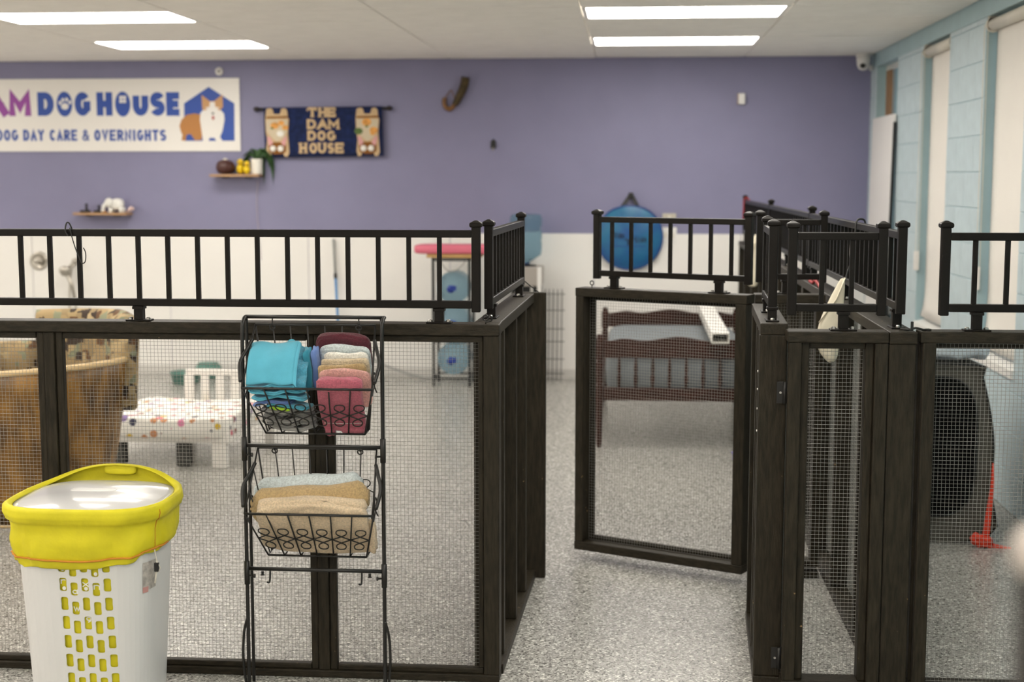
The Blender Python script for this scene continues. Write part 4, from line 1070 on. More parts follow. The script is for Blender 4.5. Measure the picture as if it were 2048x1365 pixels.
MB().tube([shellp(A0 + (A1 - A0) * i / 48, .0) + Vector((0, 0, -.004)) for i in range(49)], .012, 8).build('base_trim', PIP, t, smooth=True)
def backp(s):
    def f(u, v):
        a = math.radians(4) + math.radians(98) * u
        k = 1.08 - (0 if s else .24) ; z = .53 + .485 * v
        lean = .05 * v
        p = shellp(a, 1, k + lean)
        p.z = z - .03 * abs(u - .4) * v
        return p
    return f
def padring(u0):
    out = []
    for v, s in [(0, 1), (.3, 1), (.6, 1), (.85, 1), (.95, .9), (1.0, .6), (1.0, .35), (.94, .08), (.8, 0), (.5, 0), (.2, 0), (0, 0)]:
        p = backp(1)(u0, v); q = backp(0)(u0, v); out.append(p.lerp(q, 1 - s))
    return out
MB().loft([padring(i / 20) for i in range(21)]).build('back_cushion', UPH, t, smooth=True)
def armring(a):
    out = []
    for i in range(12):
        b = 2 * PI * i / 12; p = shellp(a, 1, .87 + .10 * math.cos(b)); p.z = .735 + .105 * math.sin(b); out.append(p)
    return out
MB().loft([armring(math.radians(101 + 96 * i / 12)) for i in range(13)]).build('arm_cushion', UPH, t, smooth=True)
MB().loft([[shellp(2 * PI * i / 32, 1, .70) * 1 for i in range(32)]] and [[Vector((tcx + .44 * k * math.cos(2 * PI * i / 32), tcy + .36 * k * math.sin(2 * PI * i / 32), z)) for i in range(32)] for k, z in ((.9, .30), (1, .34), (1, .44), (.9, .48), (.3, .49))]).build('seat_cushion', UPH, t, smooth=True)

# ------------------------------------------------------------------ dark wooden bed, vinyl post, purple toy
MAH = pm('dark_red_wood', (.036, .0105, .006), .4, var=.35, vscale=9, stretch=(1, 8, 8), spec=.3)
MATT = pm('grey_mattress', (.17, .19, .205), .85, var=.05, vscale=5)
dx0, dx1, dy0, dy1 = -.222, .812, 8.88, 10.75
t = thing('wooden_bed', 'dark red wooden bed with wavy rails and spindles behind the open gate', 'bed', ((dx0 + dx1) / 2, 9.8, 0), 0, None, True)
def postp(x, y):
    MB().lathe([(.014, 0), (.018, .03), (.024, .28), (.026, .30), (.026, .38), (.018, .40), (.026, .42), (.022, .47), (.026, .53), (.019, .55), (.027, .57), (.027, .68), (.018, .70), (.022, .712), (.004, .72)], (x, y, 0), 14).build('post', MAH, t, smooth=True)
for x in (dx0 + .026, dx1 - .026):
    for y in (dy0, dy1): postp(x, y)
def wavy(y):
    m = MB(); pts = []
    n = 40
    for i in range(n + 1):
        u = i / n; zz = .672 + .034 * (math.exp(-((u - .5) / .17) ** 2)) + .020 * (math.exp(-((u - .14) / .09) ** 2) + math.exp(-((u - .86) / .09) ** 2))
        pts.append((dx0 + .054 + u * (dx1 - dx0 - .108), y - .011, zz))
    pts += [(dx1 - .054, y - .011, .572), (dx0 + .054, y - .011, .572)]
    m.prism(pts, (0, .022, 0)); return m.build('wavy_rail', MAH, t)
for y in (dy0, dy1):
    wavy(y)
    MB().box((dx0 + .054, y - .012, .302), (dx1 - .054, y + .012, .382)).build('lower_rail', MAH, t, bevel=.003)
    for i in range(8):
        x = dx0 + .150 + i * .105
        MB().lathe([(.008, .3825), (.011, .41), (.014, .45), (.008, .47), (.012, .50), (.008, .55), (.007, .5715)], (x, y, 0), 8).build('spindle', MAH, t, smooth=True)
for x in (dx0 + .03, dx1 - .03): MB().box((x - .012, dy0 + .03, .30), (x + .012, dy1 - .03, .38)).build('side_rail', MAH, t, bevel=.003)
MB().pad(((dx0 + dx1) / 2, (dy0 + dy1) / 2, .47), (dx1 - dx0 - .12, dy1 - dy0 - .05, .27), e=.22, n=36, m=14).build('mattress', MATT, t, smooth=True)
a, b = at(1441, 690, 8.50), at(1405, 580, 10.95)
VIN = pm('white_vinyl', (.84, .82, .77), .35)
a.z, b.z = .742, .745
t = thing('vinyl_post', 'white hollow rectangular vinyl post lying across the wooden bed', 'post', (a.x, a.y, .70), 0, None, True)
d = (b - a).normalized(); sd = Vector((d.y, -d.x, 0)); w, h, th = .105, .055, .006
m = MB()
for i, j, ww, hh in ((0, h / 2, w, th), (0, -h / 2, w, th), (w / 2 - th / 2, 0, th, h - th), (-w / 2 + th / 2, 0, th, h - th)):
    m.bar(a + sd * i + Vector((0, 0, j)), b + sd * i + Vector((0, 0, j)), ww, hh)
m.build('hollow_profile', VIN, t)
for s in (-1, 1): MB().bar(a + sd * (s * w * .25) + Vector((0, 0, h / 2 + .0045)), b + sd * (s * w * .25) + Vector((0, 0, h / 2 + .0045)), .014, .003).build('rib', VIN, t)
c = atz(1475, 942, 0); t = thing('purple_cup_stack', 'purple ribbed toy cup on the floor behind the open gate', 'toy', (c.x, c.y, 0), 0, None, True)
PUR = pm('purple_plastic', (.13, .10, .33), .4)
for i in range(3): MB().lathe([(.036 + .006 * i, .036 * i + .001), (.042 + .006 * i, .036 * i + .03), (.047 + .006 * i, .036 * i + .033), (.047 + .006 * i, .036 * i + .0365)], (c.x + .02, c.y, 0), 18).build('cup_ring', PUR, t, smooth=True)

# ------------------------------------------------------------------ pet crate, plastic bag, red lead
CRG = pm('olive_grey_canvas', (.085, .080, .066), .85, bump=.4, bscale=200); CRM = pm('black_mesh_fabric', (.004, .004, .004), .9, spec=.08, bump=.5, bscale=400)
t = thing('pet_crate', 'dark grey canvas pet crate with a black mesh window behind the right gate', 'pet crate', (1.37, 7.0, 0), 0, None, True)
prof = [(1.08, .02), (1.66, .02), (1.672, .25), (1.678, .45), (1.660, .60), (1.618, .78), (1.595, .835), (1.15, .835), (1.125, .78), (1.085, .60), (1.070, .45), (1.072, .25)]
pts = crom([(x, 0, z) for x, z in prof], 3, True)
def ring(y, k): return [Vector((1.37 + (p.x - 1.37) * k, y, .428 + (p.z - .428) * k)) for p in pts]
MB().loft([ring(6.66, .97), ring(6.64, .985), ring(6.66, 1.0), ring(7.33, 1.0), ring(7.35, .98)]).build('canvas_body', CRG, t, smooth=False)
for y in (6.655, 7.335): MB().tube([Vector((q.x, y, q.z)) for q in ring(y, 1.004)], .006, 6, True).build('edge_piping', BLACKP, t, smooth=True)
def oval(k): return [(1.37 + .225 * k * math.copysign(abs(math.cos(q)) ** .55, math.cos(q)), 6.6385, .455 + .325 * k * math.copysign(abs(math.sin(q)) ** .55, math.sin(q))) for q in [2 * PI * i / 40 for i in range(40)]]
MB().prism(oval(1), (0, -.004, 0)).build('mesh_window', CRM, t); MB().tube([Vector(p) for p in oval(1.01)], .005, 6, True).build('window_zip', BLACKP, t, smooth=True)
MB().box((1.668, 6.70, .41), (1.69, 6.74, .455)).build('side_buckle', BLACKP, t, bevel=.004); MB().box((1.655, 6.70, .36), (1.676, 6.715, .375)).build('zip_pull', BLACKP, t)
PLB = pm('clear_plastic', (.74, .80, .85), .22, trans=.30, var=.06, vscale=8, bump=.6, bscale=14)
t = thing('plastic_bag', 'clear plastic bag with a red tie lying on the pet crate', 'bag', (1.50, 6.85, .845), 0, None, True)
def bagf2(p):
    p.z += .03 * math.sin(p.x * 16 + 1) * .5; p.y += .02 * math.sin(p.x * 13); p.z *= (1 - .5 * max(0, -p.x / .16)) if p.x < 0 else 1 ; return p
MB().pad((1.50, 6.82, .895), (.34, .32, .10), e=.55, n=32, m=14, wob=.010, seed=9, fn=bagf2).build('bag_film', PLB, t, smooth=True)
RED = pm('orange_red_strap', (.72, .050, .018), .5, bump=.2, bscale=120)
MB().pad((1.375, 6.68, .895), (.035, .03, .065), R=RY(-.3), e=.6, wob=.003).build('red_tie', RED, t, smooth=True)
MB().bar((1.345, 6.67, .925), (1.385, 6.67, .918), .02, .012).build('tie_end', RED, t)
t = thing('red_strap', 'orange red strap hanging beside the crate with a knot on the floor', 'strap', (1.66, 6.60, 0), 0, None, True)
def strip(pts, w0, w1, sdv):
    m = MB(); rings = []
    n = len(pts)
    for i, p in enumerate(pts):
        w = w0 + (w1 - w0) * i / (n - 1); s = Vector(sdv).normalized() * w / 2; q = Vector((0, .0025, 0)) if abs(sdv[2]) < .5 else Vector((.001, .0025, 0))
        rings.append([Vector(p) - s - q, Vector(p) + s - q, Vector(p) + s + q, Vector(p) - s + q])
    return m.loft(rings)
strip(crom([(1.672, 6.625, .385), (1.668, 6.605, .28), (1.655, 6.60, .15), (1.643, 6.60, .012)], 5), .006, .036, (1, 0, 0)).build('strap_band', RED, t)
MB().pad((1.625, 6.575, .028), (.10, .05, .05), R=RY(.35), e=.7, wob=.008, seed=2).build('knot', RED, t, smooth=True)
MB().pad((1.597, 6.57, .042), (.05, .02, .045), R=RY(.7), e=.4).build('knot_loop', RED, t, smooth=True)
strip(crom([(1.645, 6.57, .014), (1.70, 6.56, .008), (1.755, 6.555, .003)], 5), .024, .004, (0, .2, 1)).build('strap_tail', RED, t)

# ------------------------------------------------------------------ things hung on the railings
CLOTH = pm('cream_cloth', (.72, .66, .52), .85, bump=.4, bscale=18, var=.08, vscale=6)
def clothbag(label, y, rows_, thick):
    """rows_: (left px, right px, row px) of the hanging sack as it stands in the room at depth y"""
    rr = [(at(a, r, y), at(b, r, y)) for a, b, r in rows_]
    t = thing('cloth_bag', label, 'bag', (rr[-1][0].x, y, rr[-1][0].z), 0, 'cream cloth bags on the long fence', True)
    rings = []
    for k, (a, b) in enumerate(rr):
        ring = []; hw = (b.x - a.x) / 2; cx_ = (a.x + b.x) / 2; tk = thick * min(1, .25 + k * .22) * (1 if k < len(rr) - 1 else .4)
        for i in range(20):
            q = 2 * PI * i / 20; wr = 1 + .10 * math.sin(3 * q + k * .8)
            ring.append(Vector((cx_ + hw * math.cos(q), y + tk * wr * math.sin(q), a.z + .006 * math.sin(2 * q + k))))
        rings.append(ring)
    MB().loft(rings).build('cloth_sack', CLOTH, t, smooth=True, sub=1)
    a, b = rr[0]; c_ = rr[min(5, len(rr) - 1)]
    MB().tube([(b.x, y - .004, b.z), (rr[2][0].x + .4 * (rr[2][1].x - rr[2][0].x), y - thick * .85, rr[2][0].z), (rr[4][0].x, y - .012, rr[4][0].z)], .003, 6).build('seam_fold', CLOTH, t, smooth=True)
    return t
t = clothbag('cream cloth bag hanging from a ring on the long right fence', 5.44, [(1682, 1690, 556), (1672, 1690, 575), (1660, 1689, 598), (1648, 1687, 622), (1637, 1684, 645), (1632, 1681, 668), (1634, 1678, 690), (1638, 1677, 706), (1645, 1675, 717), (1655, 1670, 725)], .020)
MB().tube(crom([(.800, 5.44, 1.30), (.812, 5.46, 1.34), (.826, 5.475, 1.375), (.83, 5.48, 1.395)], 4), .0025, 6).build('bag_cord', BLACKW, t, smooth=True)
t2 = thing('ring_hook', 'black wire hook with a ring over the long railing', 'hook', (.838, 5.50, 1.40), 0, None, True)
MB().tube([(.832, 5.50 + .032 * math.cos(a), 1.418 + .032 * math.sin(a)) for a in [2 * PI * i / 20 for i in range(20)]], .0026, 6, True).build('ring', STEEL, t2, smooth=True)
MB().tube(crom([(.842, 5.50, 1.448), (.842, 5.48, 1.49), (.846, 5.49, 1.53), (.862, 5.50, 1.541), (.882, 5.51, 1.53), (.884, 5.51, 1.47)], 5), .004, 6).build('hook_wire', BLACKW, t2, smooth=True)
clothbag('cream cloth bag hanging far back on the long right fence', 9.3, [(1512, 1517, 468), (1505, 1519, 478), (1499, 1519, 492), (1495, 1518, 510), (1493, 1518, 530), (1493, 1517, 550), (1494, 1516, 566), (1497, 1513, 574)], .04)
t = thing('red_lead', 'red dog lead looped over the far end of the long railing', 'lead', (.864, 10.95, 1.2), 0, 'red leads on the long fence', True)
REDL = pm('red_webbing', (.28, .012, .016), .6)
MB().tube(crom([(.845, 10.93, 1.42), (.842, 10.93, 1.50), (.85, 10.93, 1.537), (.868, 10.93, 1.540), (.885, 10.92, 1.52)], 5), .005, 6).build('lead_loop', REDL, t, smooth=True); MB().tube(crom([(.842, 10.93, 1.50), (.838, 10.92, 1.40), (.838, 10.92, 1.36)], 4), .0045, 6).build('lead_tail', REDL, t, smooth=True)
t = thing('red_lead', 'red dog lead lying on the long fence cap', 'lead', (.84, 6.5, DZ), 0, 'red leads on the long fence', True)
MB().tube(crom([(.828, 6.35, DZ + .007), (.833, 6.45, DZ + .014), (.832, 6.55, DZ + .022), (.828, 6.60, DZ + .008), (.832, 6.75, DZ + .007)], 5), .007, 6).build('lead_loop', REDL, t, smooth=True); MB().lathe([(.007, 0), (.007, .02)], (.830, 6.34, DZ + .002), 8).build('lead_clip', STEEL, t)
# S-hook on the left railing
t = thing('wire_hook', 'black wire hook hanging over the long left railing', 'hook', (-1.89, 4.67, 1.52), 0, None, True)
Q = [at(x, y, 4.66) for x, y in ((136, 470), (131, 462), (130, 452), (132, 445), (136, 447), (140, 458))]
MB().tube(crom([(p.x, 4.657 + .004 * i, p.z) for i, p in enumerate(Q)], 6), [.0026] * 31, 6).build('hook_loop', BLACKW, t, smooth=True)
Q = [at(x, y, 4.66) for x, y in ((139, 455), (143, 472), (150, 495), (157, 513), (163, 525), (169, 524), (171, 514), (170, 503), (166, 495))]
MB().tube(crom([(p.x, 4.662, p.z) for p in Q], 6), .0019, 6).build('hook_stem', BLACKW, t, smooth=True)
t.location.y += FY; t.location.x += .012

# ------------------------------------------------------------------ laundry hamper
hx, hy = -1.690, 4.30
t = thing('laundry_hamper', 'white plastic laundry hamper with a yellow liner folded over the rim', 'hamper', (hx, hy, 0), 0, None, True)
def sec(a, b, e=.62, n=56, dx=0.0, dy=0.0, z=0.0):
    out = []
    for i in range(n):
        q = 2 * PI * i / n
        out.append(Vector((hx + dx + a * math.copysign(abs(math.cos(q)) ** e, math.cos(q)), hy + dy + b * math.copysign(abs(math.sin(q)) ** e, math.sin(q)), z)))
    return out
def bodyab(z): return .191 + .054 * z, .152 + .066 * z
HWHITE = pm('hamper_white', (.66, .655, .65), .32)
mb = MB(); n = 56
outer = [sec(*bodyab(z), z=z) for z in (.004, .10, .22, .34, .46, .58, .66)]
inner = [sec(bodyab(z)[0] - .004, bodyab(z)[1] - .004, z=z) for z in (.66, .58, .46, .34, .22, .10, .012)]
mb.loft(outer + inner)
body = mb.build('hamper_body', HWHITE, t)
# hourglass-shaped openings cut through the front wall
def HX(ci, ri): return -1.731 + ci * .0345 + ri * .0016
def HZ(ci, ri): return .518 - ri * .0615 - (.014 if ci % 2 else 0)
cut = MB(); cents = []
for ci in range(5):
    for ri in range(7):
        z = HZ(ci, ri); x = HX(ci, ri)
        if z < .02: continue
        cents.append((x, z))
        o = []
        for i in range(24):
            q = 2 * PI * i / 24; xx = .0138 * math.copysign(abs(math.cos(q)) ** .6, math.cos(q)); zz = .0215 * math.copysign(abs(math.sin(q)) ** .45, math.sin(q))
            xx *= 1 - .20 * (1 - (abs(zz) / .0215) ** 2); o.append((x + xx, hy - .30, z + zz))
        cut.prism(o, (0, .22, 0))
co = cut.build('cutter', HWHITE, t)
md = body.modifiers.new('holes', 'BOOLEAN'); md.object = co; md.operation = 'DIFFERENCE'; md.solver = 'EXACT'
bpy.context.view_layer.update()
dg = bpy.context.evaluated_depsgraph_get()
me2 = bpy.data.meshes.new_from_object(body.evaluated_get(dg)); body.modifiers.clear(); body.data = me2
bpy.data.objects.remove(co)
me2.polygons.foreach_set('use_smooth', [False] * len(me2.polygons))
# liner inside, seen through the openings
lin = MB(); lin.loft([sec(bodyab(z)[0] - .009 - .003 * math.sin(z * 40), bodyab(z)[1] - .009 - .002 * math.sin(z * 33), z=z) for z in (.02, .08, .16, .24, .32, .40, .48, .56, .62)], caps=True)
lin.build('liner_inside', YELLOW, t, smooth=True)
for ch, ci, ri, dz in (('r', 0, 1, .008), ('x', 2, 1, 0), ('n', 3, 1, .006), ('w', 1, 2, -.004), ('9', 2, 3, .008), ('a', 1, 1, -.010)):
    x = HX(ci, ri); z = HZ(ci, ri) + dz
    yy = hy - (bodyab(z)[1] - .0085); letter(t, ch, WHITEPR, x - .010, x + .010, z - .008, z + .010, .0032, yy, th=.001, name='printed_letter')
for ci, ri in ((0, 0), (3, 0), (0, 1), (2, 1)):
    x = HX(ci, ri); z = HZ(ci, ri) - .014
    MB().lathe([(.006, 0), (.006, .001)], (x, hy - bodyab(z)[1] + .0078, z), 10, 'y').build('printed_dot', WHITEPR, t)
# folded-over liner: collar round the rim and skirt hanging down
def collar(u, v):
    q = 2 * PI * u; s = math.sin(q); fr = max(0, -s)
    zb = .508 + .038 * max(0, math.cos(q)) ** 1.5 + .004 * math.sin(9 * q)
    prof = [(.000, .690), (.014, .700), (.024, .694), (.027, .672), (.022, .655), (.012, .645), (.010, .62), (.013, .59), (.012, .565), (.004, zb + .006), (.0, zb)]
    k = v * (len(prof) - 1); i = min(int(k), len(prof) - 2); f = k - i
    d = prof[i][0] * (1 - f) + prof[i + 1][0] * f; z = prof[i][1] * (1 - f) + prof[i + 1][1] * f
    a, b = bodyab(z); e = .62
    wr = .0045 * math.sin(7 * q + 9 * v) * v + .0035 * math.sin(13 * q - 6 * v) * v + .002 * math.sin(31 * q + 14 * v) * v
    d += .004 + wr
    # the back of the rim rises in an arch behind the lid
    lift = .062 * max(0, 1 - abs(math.cos(q)) ** 1.3) * max(0, s) * max(0, 1 - v * 1.3)
    return Vector((hx + (a + d) * math.copysign(abs(math.cos(q)) ** e, math.cos(q)), hy + (b + d) * math.copysign(abs(s) ** e, s), z + lift))
lo = MB().grid(collar, 96, 30, True).build('liner_collar', YELLOW, t, smooth=True, solid=.002)
pts = []
for i in range(97):
    u = .495 + .50 * i / 96
    p = collar(u, .855); c_ = Vector((hx, hy, p.z)); d = (p - c_).normalized(); pts.append(p + d * .0042)
MB().tube(pts, .0032, 6).build('orange_seam', ORANGE, t, smooth=True)
MB().tube([collar(.945, v / 20) + (collar(.945, v / 20) - Vector((hx, hy, collar(.945, v / 20).z))).normalized() * .002 for v in range(5, 19)], .0014, 5).build('side_seam', ORANGE, t, smooth=True)
def lid(u, v):
    q = 2 * PI * u; k = v
    a, b = .231 * k, .199 * k; e = .62
    z = .688 + .020 * (1 - k ** 3) + .012 * max(0, math.sin(q)) * k
    return Vector((hx + a * math.copysign(abs(math.cos(q)) ** e, math.cos(q)), hy + b * math.copysign(abs(math.sin(q)) ** e, math.sin(q)), z))
MB().grid(lid, 64, 14, True).build('lid', pm('hamper_lid_white', (.60, .595, .60), .14, coat=.2), t, smooth=True, solid=.003)
MB().pad((hx - .01, hy + .02, .7085), (.15, .05, .006), e=.5).build('lid_grip', HWHITE, t, smooth=True)
MB().pad((hx + .005, hy + .216, .735), (.11, .012, .035), e=.5).build('back_handle', YELLOW, t, smooth=True)
# drawstring with black toggle, sticker
p = collar(.945, .95)
MB().tube(crom([(p.x + .004, p.y - .004, p.z + .01), (p.x + .012, p.y - .006, p.z - .03), (p.x + .022, p.y - .008, p.z - .05), (p.x + .012, p.y - .008, p.z - .062), (p.x + .010, p.y - .006, p.z - .03)], 6), .0018, 5).build('drawstring', CREAMP, t, smooth=True)
MB().tube([(p.x + .010, p.y - .006, p.z - .06), (p.x + .004, p.y - .006, p.z - .10)], .003, 6).build('drawstring_end', CREAMP, t, smooth=True)
MB().box((p.x + .004, p.y - .014, p.z - .062), (p.x + .018, p.y - .002, p.z - .034), None).build('toggle', BLACKP, t, bevel=.002)
qs = 2 * PI * .905
def side_patch(q0, q1, z0, z1, name, mat, off):
    def f(u, v):
        q = q0 + (q1 - q0) * u; z = z0 + (z1 - z0) * v; a, b = bodyab(z); a += off; b += off; e = .62
        return Vector((hx + a * math.copysign(abs(math.cos(q)) ** e, math.cos(q)), hy + b * math.copysign(abs(math.sin(q)) ** e, math.sin(q)), z))
    return MB().grid(f, 6, 3).build(name, mat, t, smooth=True)
side_patch(2 * PI * .905, 2 * PI * .968, .425, .515, 'sticker', pm('grey_sticker', (.42, .39, .36), .6, var=.3, vscale=60), .0012)
side_patch(2 * PI * .905, 2 * PI * .93, .418, .436, 'sticker_stripe', pm('pinkish_sticker', (.55, .28, .26), .6), .0018)

# ------------------------------------------------------------------ basket stand
t = thing('basket_stand', 'black wire two-tier basket stand in front of the mesh fence', 'basket stand', (-1.03, 4.54, 0), 0, None, True)
xl, xr = -1.253, -.796
for x in (xl, xr):
    MB().tube(crom([(x, 4.475, .0), (x, 4.478, .4), (x, 4.478, .9), (x, 4.482, 1.19), (x, 4.50, 1.238), (x, 4.53, 1.247)], 6), .0065, 8).build('front_pole', BLACKW, t, smooth=True)
    xq = x - (.015 if x > -1 else .009)
    MB().tube(crom([(x, 4.53, 1.247), (xq, 4.560, 1.236), (xq, 4.568, 1.19), (xq, 4.568, .7), (xq, 4.568, .0)], 6), .0055, 8).build('rear_pole', BLACKW, t, smooth=True)
    for z in (.83, .415): MB().tube([(x, 4.478, z - .05), (x, 4.478, z + .028)], .0095, 8).build('pole_sleeve', BLACKW, t, smooth=True)
    s = -1 if x < -1 else 1
    MB().tube(crom([(x + s * .002, 4.475, .25), (x + s * .014, 4.475, .20), (x + s * .018, 4.475, .12), (x + s * .012, 4.475, .04), (x + s * .002, 4.475, .008)], 6), .0045, 6).build('foot_scroll', BLACKW, t, smooth=True)
    for z in (.80, .395):
        m = MB().tube([(x, 4.478, z), (x - s * .020, 4.472, z)], .0035, 6); m.lathe([(.007, 0), (.007, .005)], (x - s * .024, 4.472, z), 8, 'x'); m.build('wing_screw', BLACKW, t)
for y, z, r in ((4.53, 1.247, .0062), (4.478, .83, .0062), (4.478, .418, .0066)):
    MB().tube([(xl, y, z), (xr, y, z)], r, 8).build('crossbar', BLACKW, t, smooth=True)
for x in (-1.175, -.870):
    s = 1 if x < -1 else -1
    MB().tube(crom([(x, 4.478, .412), (x, 4.472, .385), (x - .002, 4.468, .375), (x - .008, 4.465, .378)], 4), .0032, 6).build('bar_hook', BLACKW, t, smooth=True)
    MB().lathe([(.008, .397), (.0045, .400), (.0045, .410)], (x - s * .026, 4.478, 0), 8).build('wing_screw', BLACKW, t)
def basket(dz, label):
    b = thing('wire_basket', label, 'basket', (-1.03, 4.50, .87 + dz), 0, 'wire baskets on the stand', True)
    W = lambda n_, p, r=.0026, k=6: MB().tube([Vector(q) + Vector((0, 0, dz)) for q in p], r, k).build(n_, BLACKW, b, smooth=True)
    BT = ((-1.222, 4.530, 1.222), (-.826, 4.530, 1.222)); BB = ((-1.188, 4.575, .872), (-.858, 4.575, .872))
    FT = ((-1.236, 4.400, 1.030), (-.815, 4.400, 1.030)); FB = ((-1.186, 4.500, .868), (-.858, 4.500, .868))
    L3 = lambda p, q, u: Vector(p).lerp(Vector(q), u)
    for nm, (p, q), r in (('back_rim', BT, .0035), ('front_rim', FT, .0042), ('bottom_wire', BB, .003), ('front_bottom_wire', FB, .0035)): W(nm, [p, q], r)
    for i in (0, 1):
        W('side_wire', [BT[i], BB[i], FB[i], FT[i]], .003); W('side_rim', [BT[i], L3(BT[i], FT[i], .5), FT[i]], .003)
        for u in (.33, .66): W('side_wire', [L3(BT[i], FT[i], u), L3(BB[i], FB[i], u)], .0022)
        s = -1 if i == 0 else 1
        W('side_grip', crom([Vector(BT[i]) + Vector((s * .002, -.03, -.045)), Vector(BT[i]) + Vector((s * .014, -.055, -.075)), Vector(FT[i]) + Vector((s * .016, .045, .075)), Vector(FT[i]) + Vector((s * .006, .01, .02))], 6), .0062, 8)
        lp = []
        for (py, pz) in ((-.04, 0), (.012, .035), (.02, .055), (0, .07), (-.02, .055), (-.012, .035), (.04, 0)):
            c_ = L3(BT[i], FT[i], .5) + Vector((s * .001, py, pz - .12)); lp.append(c_)
        W('scroll', crom(lp, 5), .0022)
    for k in range(1, 7):
        u = k / 6.9
        W('back_wire', [L3(*BT, u), L3(*BB, u)], .0022)
    for k in range(1, 6):
        u = k / 6 + .0
        W('front_wire', [L3(*FT, u), L3(*FB, u)], .0026); W('floor_wire', [L3(*FB, u), L3(*BB, u)], .0022)
    rib = ((-.5, 0), (.13, .42), (.27, .68), (.20, .93), (0, 1.0), (-.20, .93), (-.27, .68), (-.13, .42), (.5, 0))
    def on_front(u, v): return L3(L3(*FT, u), L3(*FB, u), 1 - v) + Vector((0, -.0035, 0))
    def on_back(u, v): return L3(L3(*BT, u), L3(*BB, u), 1 - v) + Vector((0, -.0035, 0))
    for k in range(6):
        u0 = (k + .5) / 6
        for sgn in (1, -1):
            p = [on_front(u0 + a / 6, .42 + sgn * h_ * .235) for a, h_ in rib]
            W('scroll', crom(p, 4), .0022)
        p = [on_back(u0 + a / 6, .58 + h_ * .125) for a, h_ in rib]
        W('scroll', crom(p, 4), .0020)
    for x in (-1.165, -.880):
        W('hanger', [(x, 4.53 if dz == 0 else 4.478, 1.241), (x, 4.527, 1.215)], .0022)
        W('hanger', [(x + .009 * math.cos(q), 4.527, 1.213 + .008 * math.sin(q)) for q in [2 * PI * i / 10 for i in range(11)]], .0024)
    return b
basket(0, 'upper tilted wire basket holding cloths and folded towels')
basket(-.409, 'lower tilted wire basket holding rolled blankets')

# ------------------------------------------------------------------ cloths and towels in the baskets
def cm(n, c, b=.8, sc=300, v=.20): return pm(n, c, .95, var=v if sc != 500 else .06, vscale=170 if sc != 500 else 18, bump=b, bscale=sc, sheen=.25)
TURQ, TEAL, PERI, GRYC = cm('turquoise_cloth', (.10, .43, .58), .4, 500), cm('teal_cloth', (.03, .24, .34), .4, 500), cm('periwinkle_cloth', (.14, .23, .52), .4, 500), cm('grey_cloth', (.22, .215, .21), .4, 500)
GRYL = cm('light_grey_cloth', (.33, .32, .31), .4, 500)
LIME = cm('lime_tag', (.42, .66, .03), .2)
MAR, PBL, WHT, CRE, TAN, PNK, ROS, OAT = cm('maroon_terry', (.105, .012, .025), 1.0, 420), cm('pale_blue_terry', (.58, .64, .65)), cm('white_terry', (.80, .77, .70)), cm('cream_terry', (.60, .48, .33)), cm('tan_terry', (.50, .35, .17), 1.0, 420), cm('pink_terry', (.68, .36, .32), 1.0, 420), cm('rose_terry', (.45, .105, .15), 1.0, 420), cm('oat_terry', (.64, .50, .34), .8, 420)
CG, TG = 'cleaning cloths in the upper basket', 'folded towels in the upper basket'
def one(name, label, cat, group, mb, mat, **k):
    o = mb.build(name, mat, None, smooth=True, **k); return tag(o, label, cat, group)
# slope of the basket contents: front rim lower than the back
FT_ = .553                                  # slope of the basket fronts
def yfront(z, dz=0.0): return 4.40 + (1.030 + dz - z) * .617
def towel(label, mat, x0, x1, y, ztop, zbot, th, lean=.42, seed=0):
    """towel folded flat and standing on edge, parallel to the sloping basket front"""
    w = x1 - x0; h = ztop - zbot
    def f(p):
        p.z += .004 * math.sin(p.x * 34 + seed); p.y += .003 * math.sin(p.x * 27 + seed * 2); return p
    Rm = RX(lean); c = Vector(((x0 + x1) / 2, y + math.sin(lean) * h / 2, ztop - math.cos(lean) * h / 2))
    t = thing('folded_towel', label, 'towel', (c.x, c.y, zbot), 0, TG, True)
    MB().pad(c, (w, th, h), R=Rm, e=.32, n=28, m=18, wob=.0018, seed=seed, fn=f).build('towel_fold', mat, t, smooth=True)
    q = c + Rm @ Vector((0, -th * .30, -.006))
    MB().pad(q, (w * .96, th * .5, h * .96), R=Rm, e=.32, n=24, m=16, wob=.0016, seed=seed + 5, fn=f).build('outer_layer', mat, t, smooth=True)
    return t
for lab, mat, px0, px1, py, y, dn, th in (
    ('dark maroon folded towel at the back of the row', MAR, 630, 740, 668, 4.524, .15, .024),
    ('pale blue folded towel in front of the maroon one', PBL, 637, 739, 691, 4.500, .15, .020),
    ('thin white folded towel behind the cream one', WHT, 646, 737, 705, 4.481, .14, .015),
    ('cream folded towel in the middle of the row', CRE, 640, 738, 717, 4.463, .14, .017),
    ('mustard tan folded towel behind the pink one', TAN, 634, 733, 729, 4.446, .13, .014),
    ('light pink folded towel behind the rose one', PNK, 636, 740, 740, 4.430, .13, .016)):
    a, b = at(px0, py, y), at(px1, py, y); towel(lab, mat, a.x, b.x, y, a.z, a.z - dn, th, seed=int(px0))
a, b = at(633, 756, 4.42), at(730, 866, 4.48)
t = thing('folded_towel', 'large rose red folded towel filling the basket front', 'towel', ((a.x + b.x) / 2, 4.47, .875), 0, TG, True)
def onfront(x, s, off, dz=0.0):
    """point s metres down the sloping basket front from its rim, off metres behind it"""
    return Vector((x, 4.40 + s * math.sin(FT_) + off * math.cos(FT_), 1.030 + dz - s * math.cos(FT_) + off * math.sin(FT_)))
xm = (a.x + b.x) / 2
MB().pad(onfront(xm, .082, .018), (b.x - a.x, .026, .205), R=RX(FT_), e=.24, n=32, m=20, wob=.0018, seed=3).build('towel_fold', ROS, t, smooth=True)
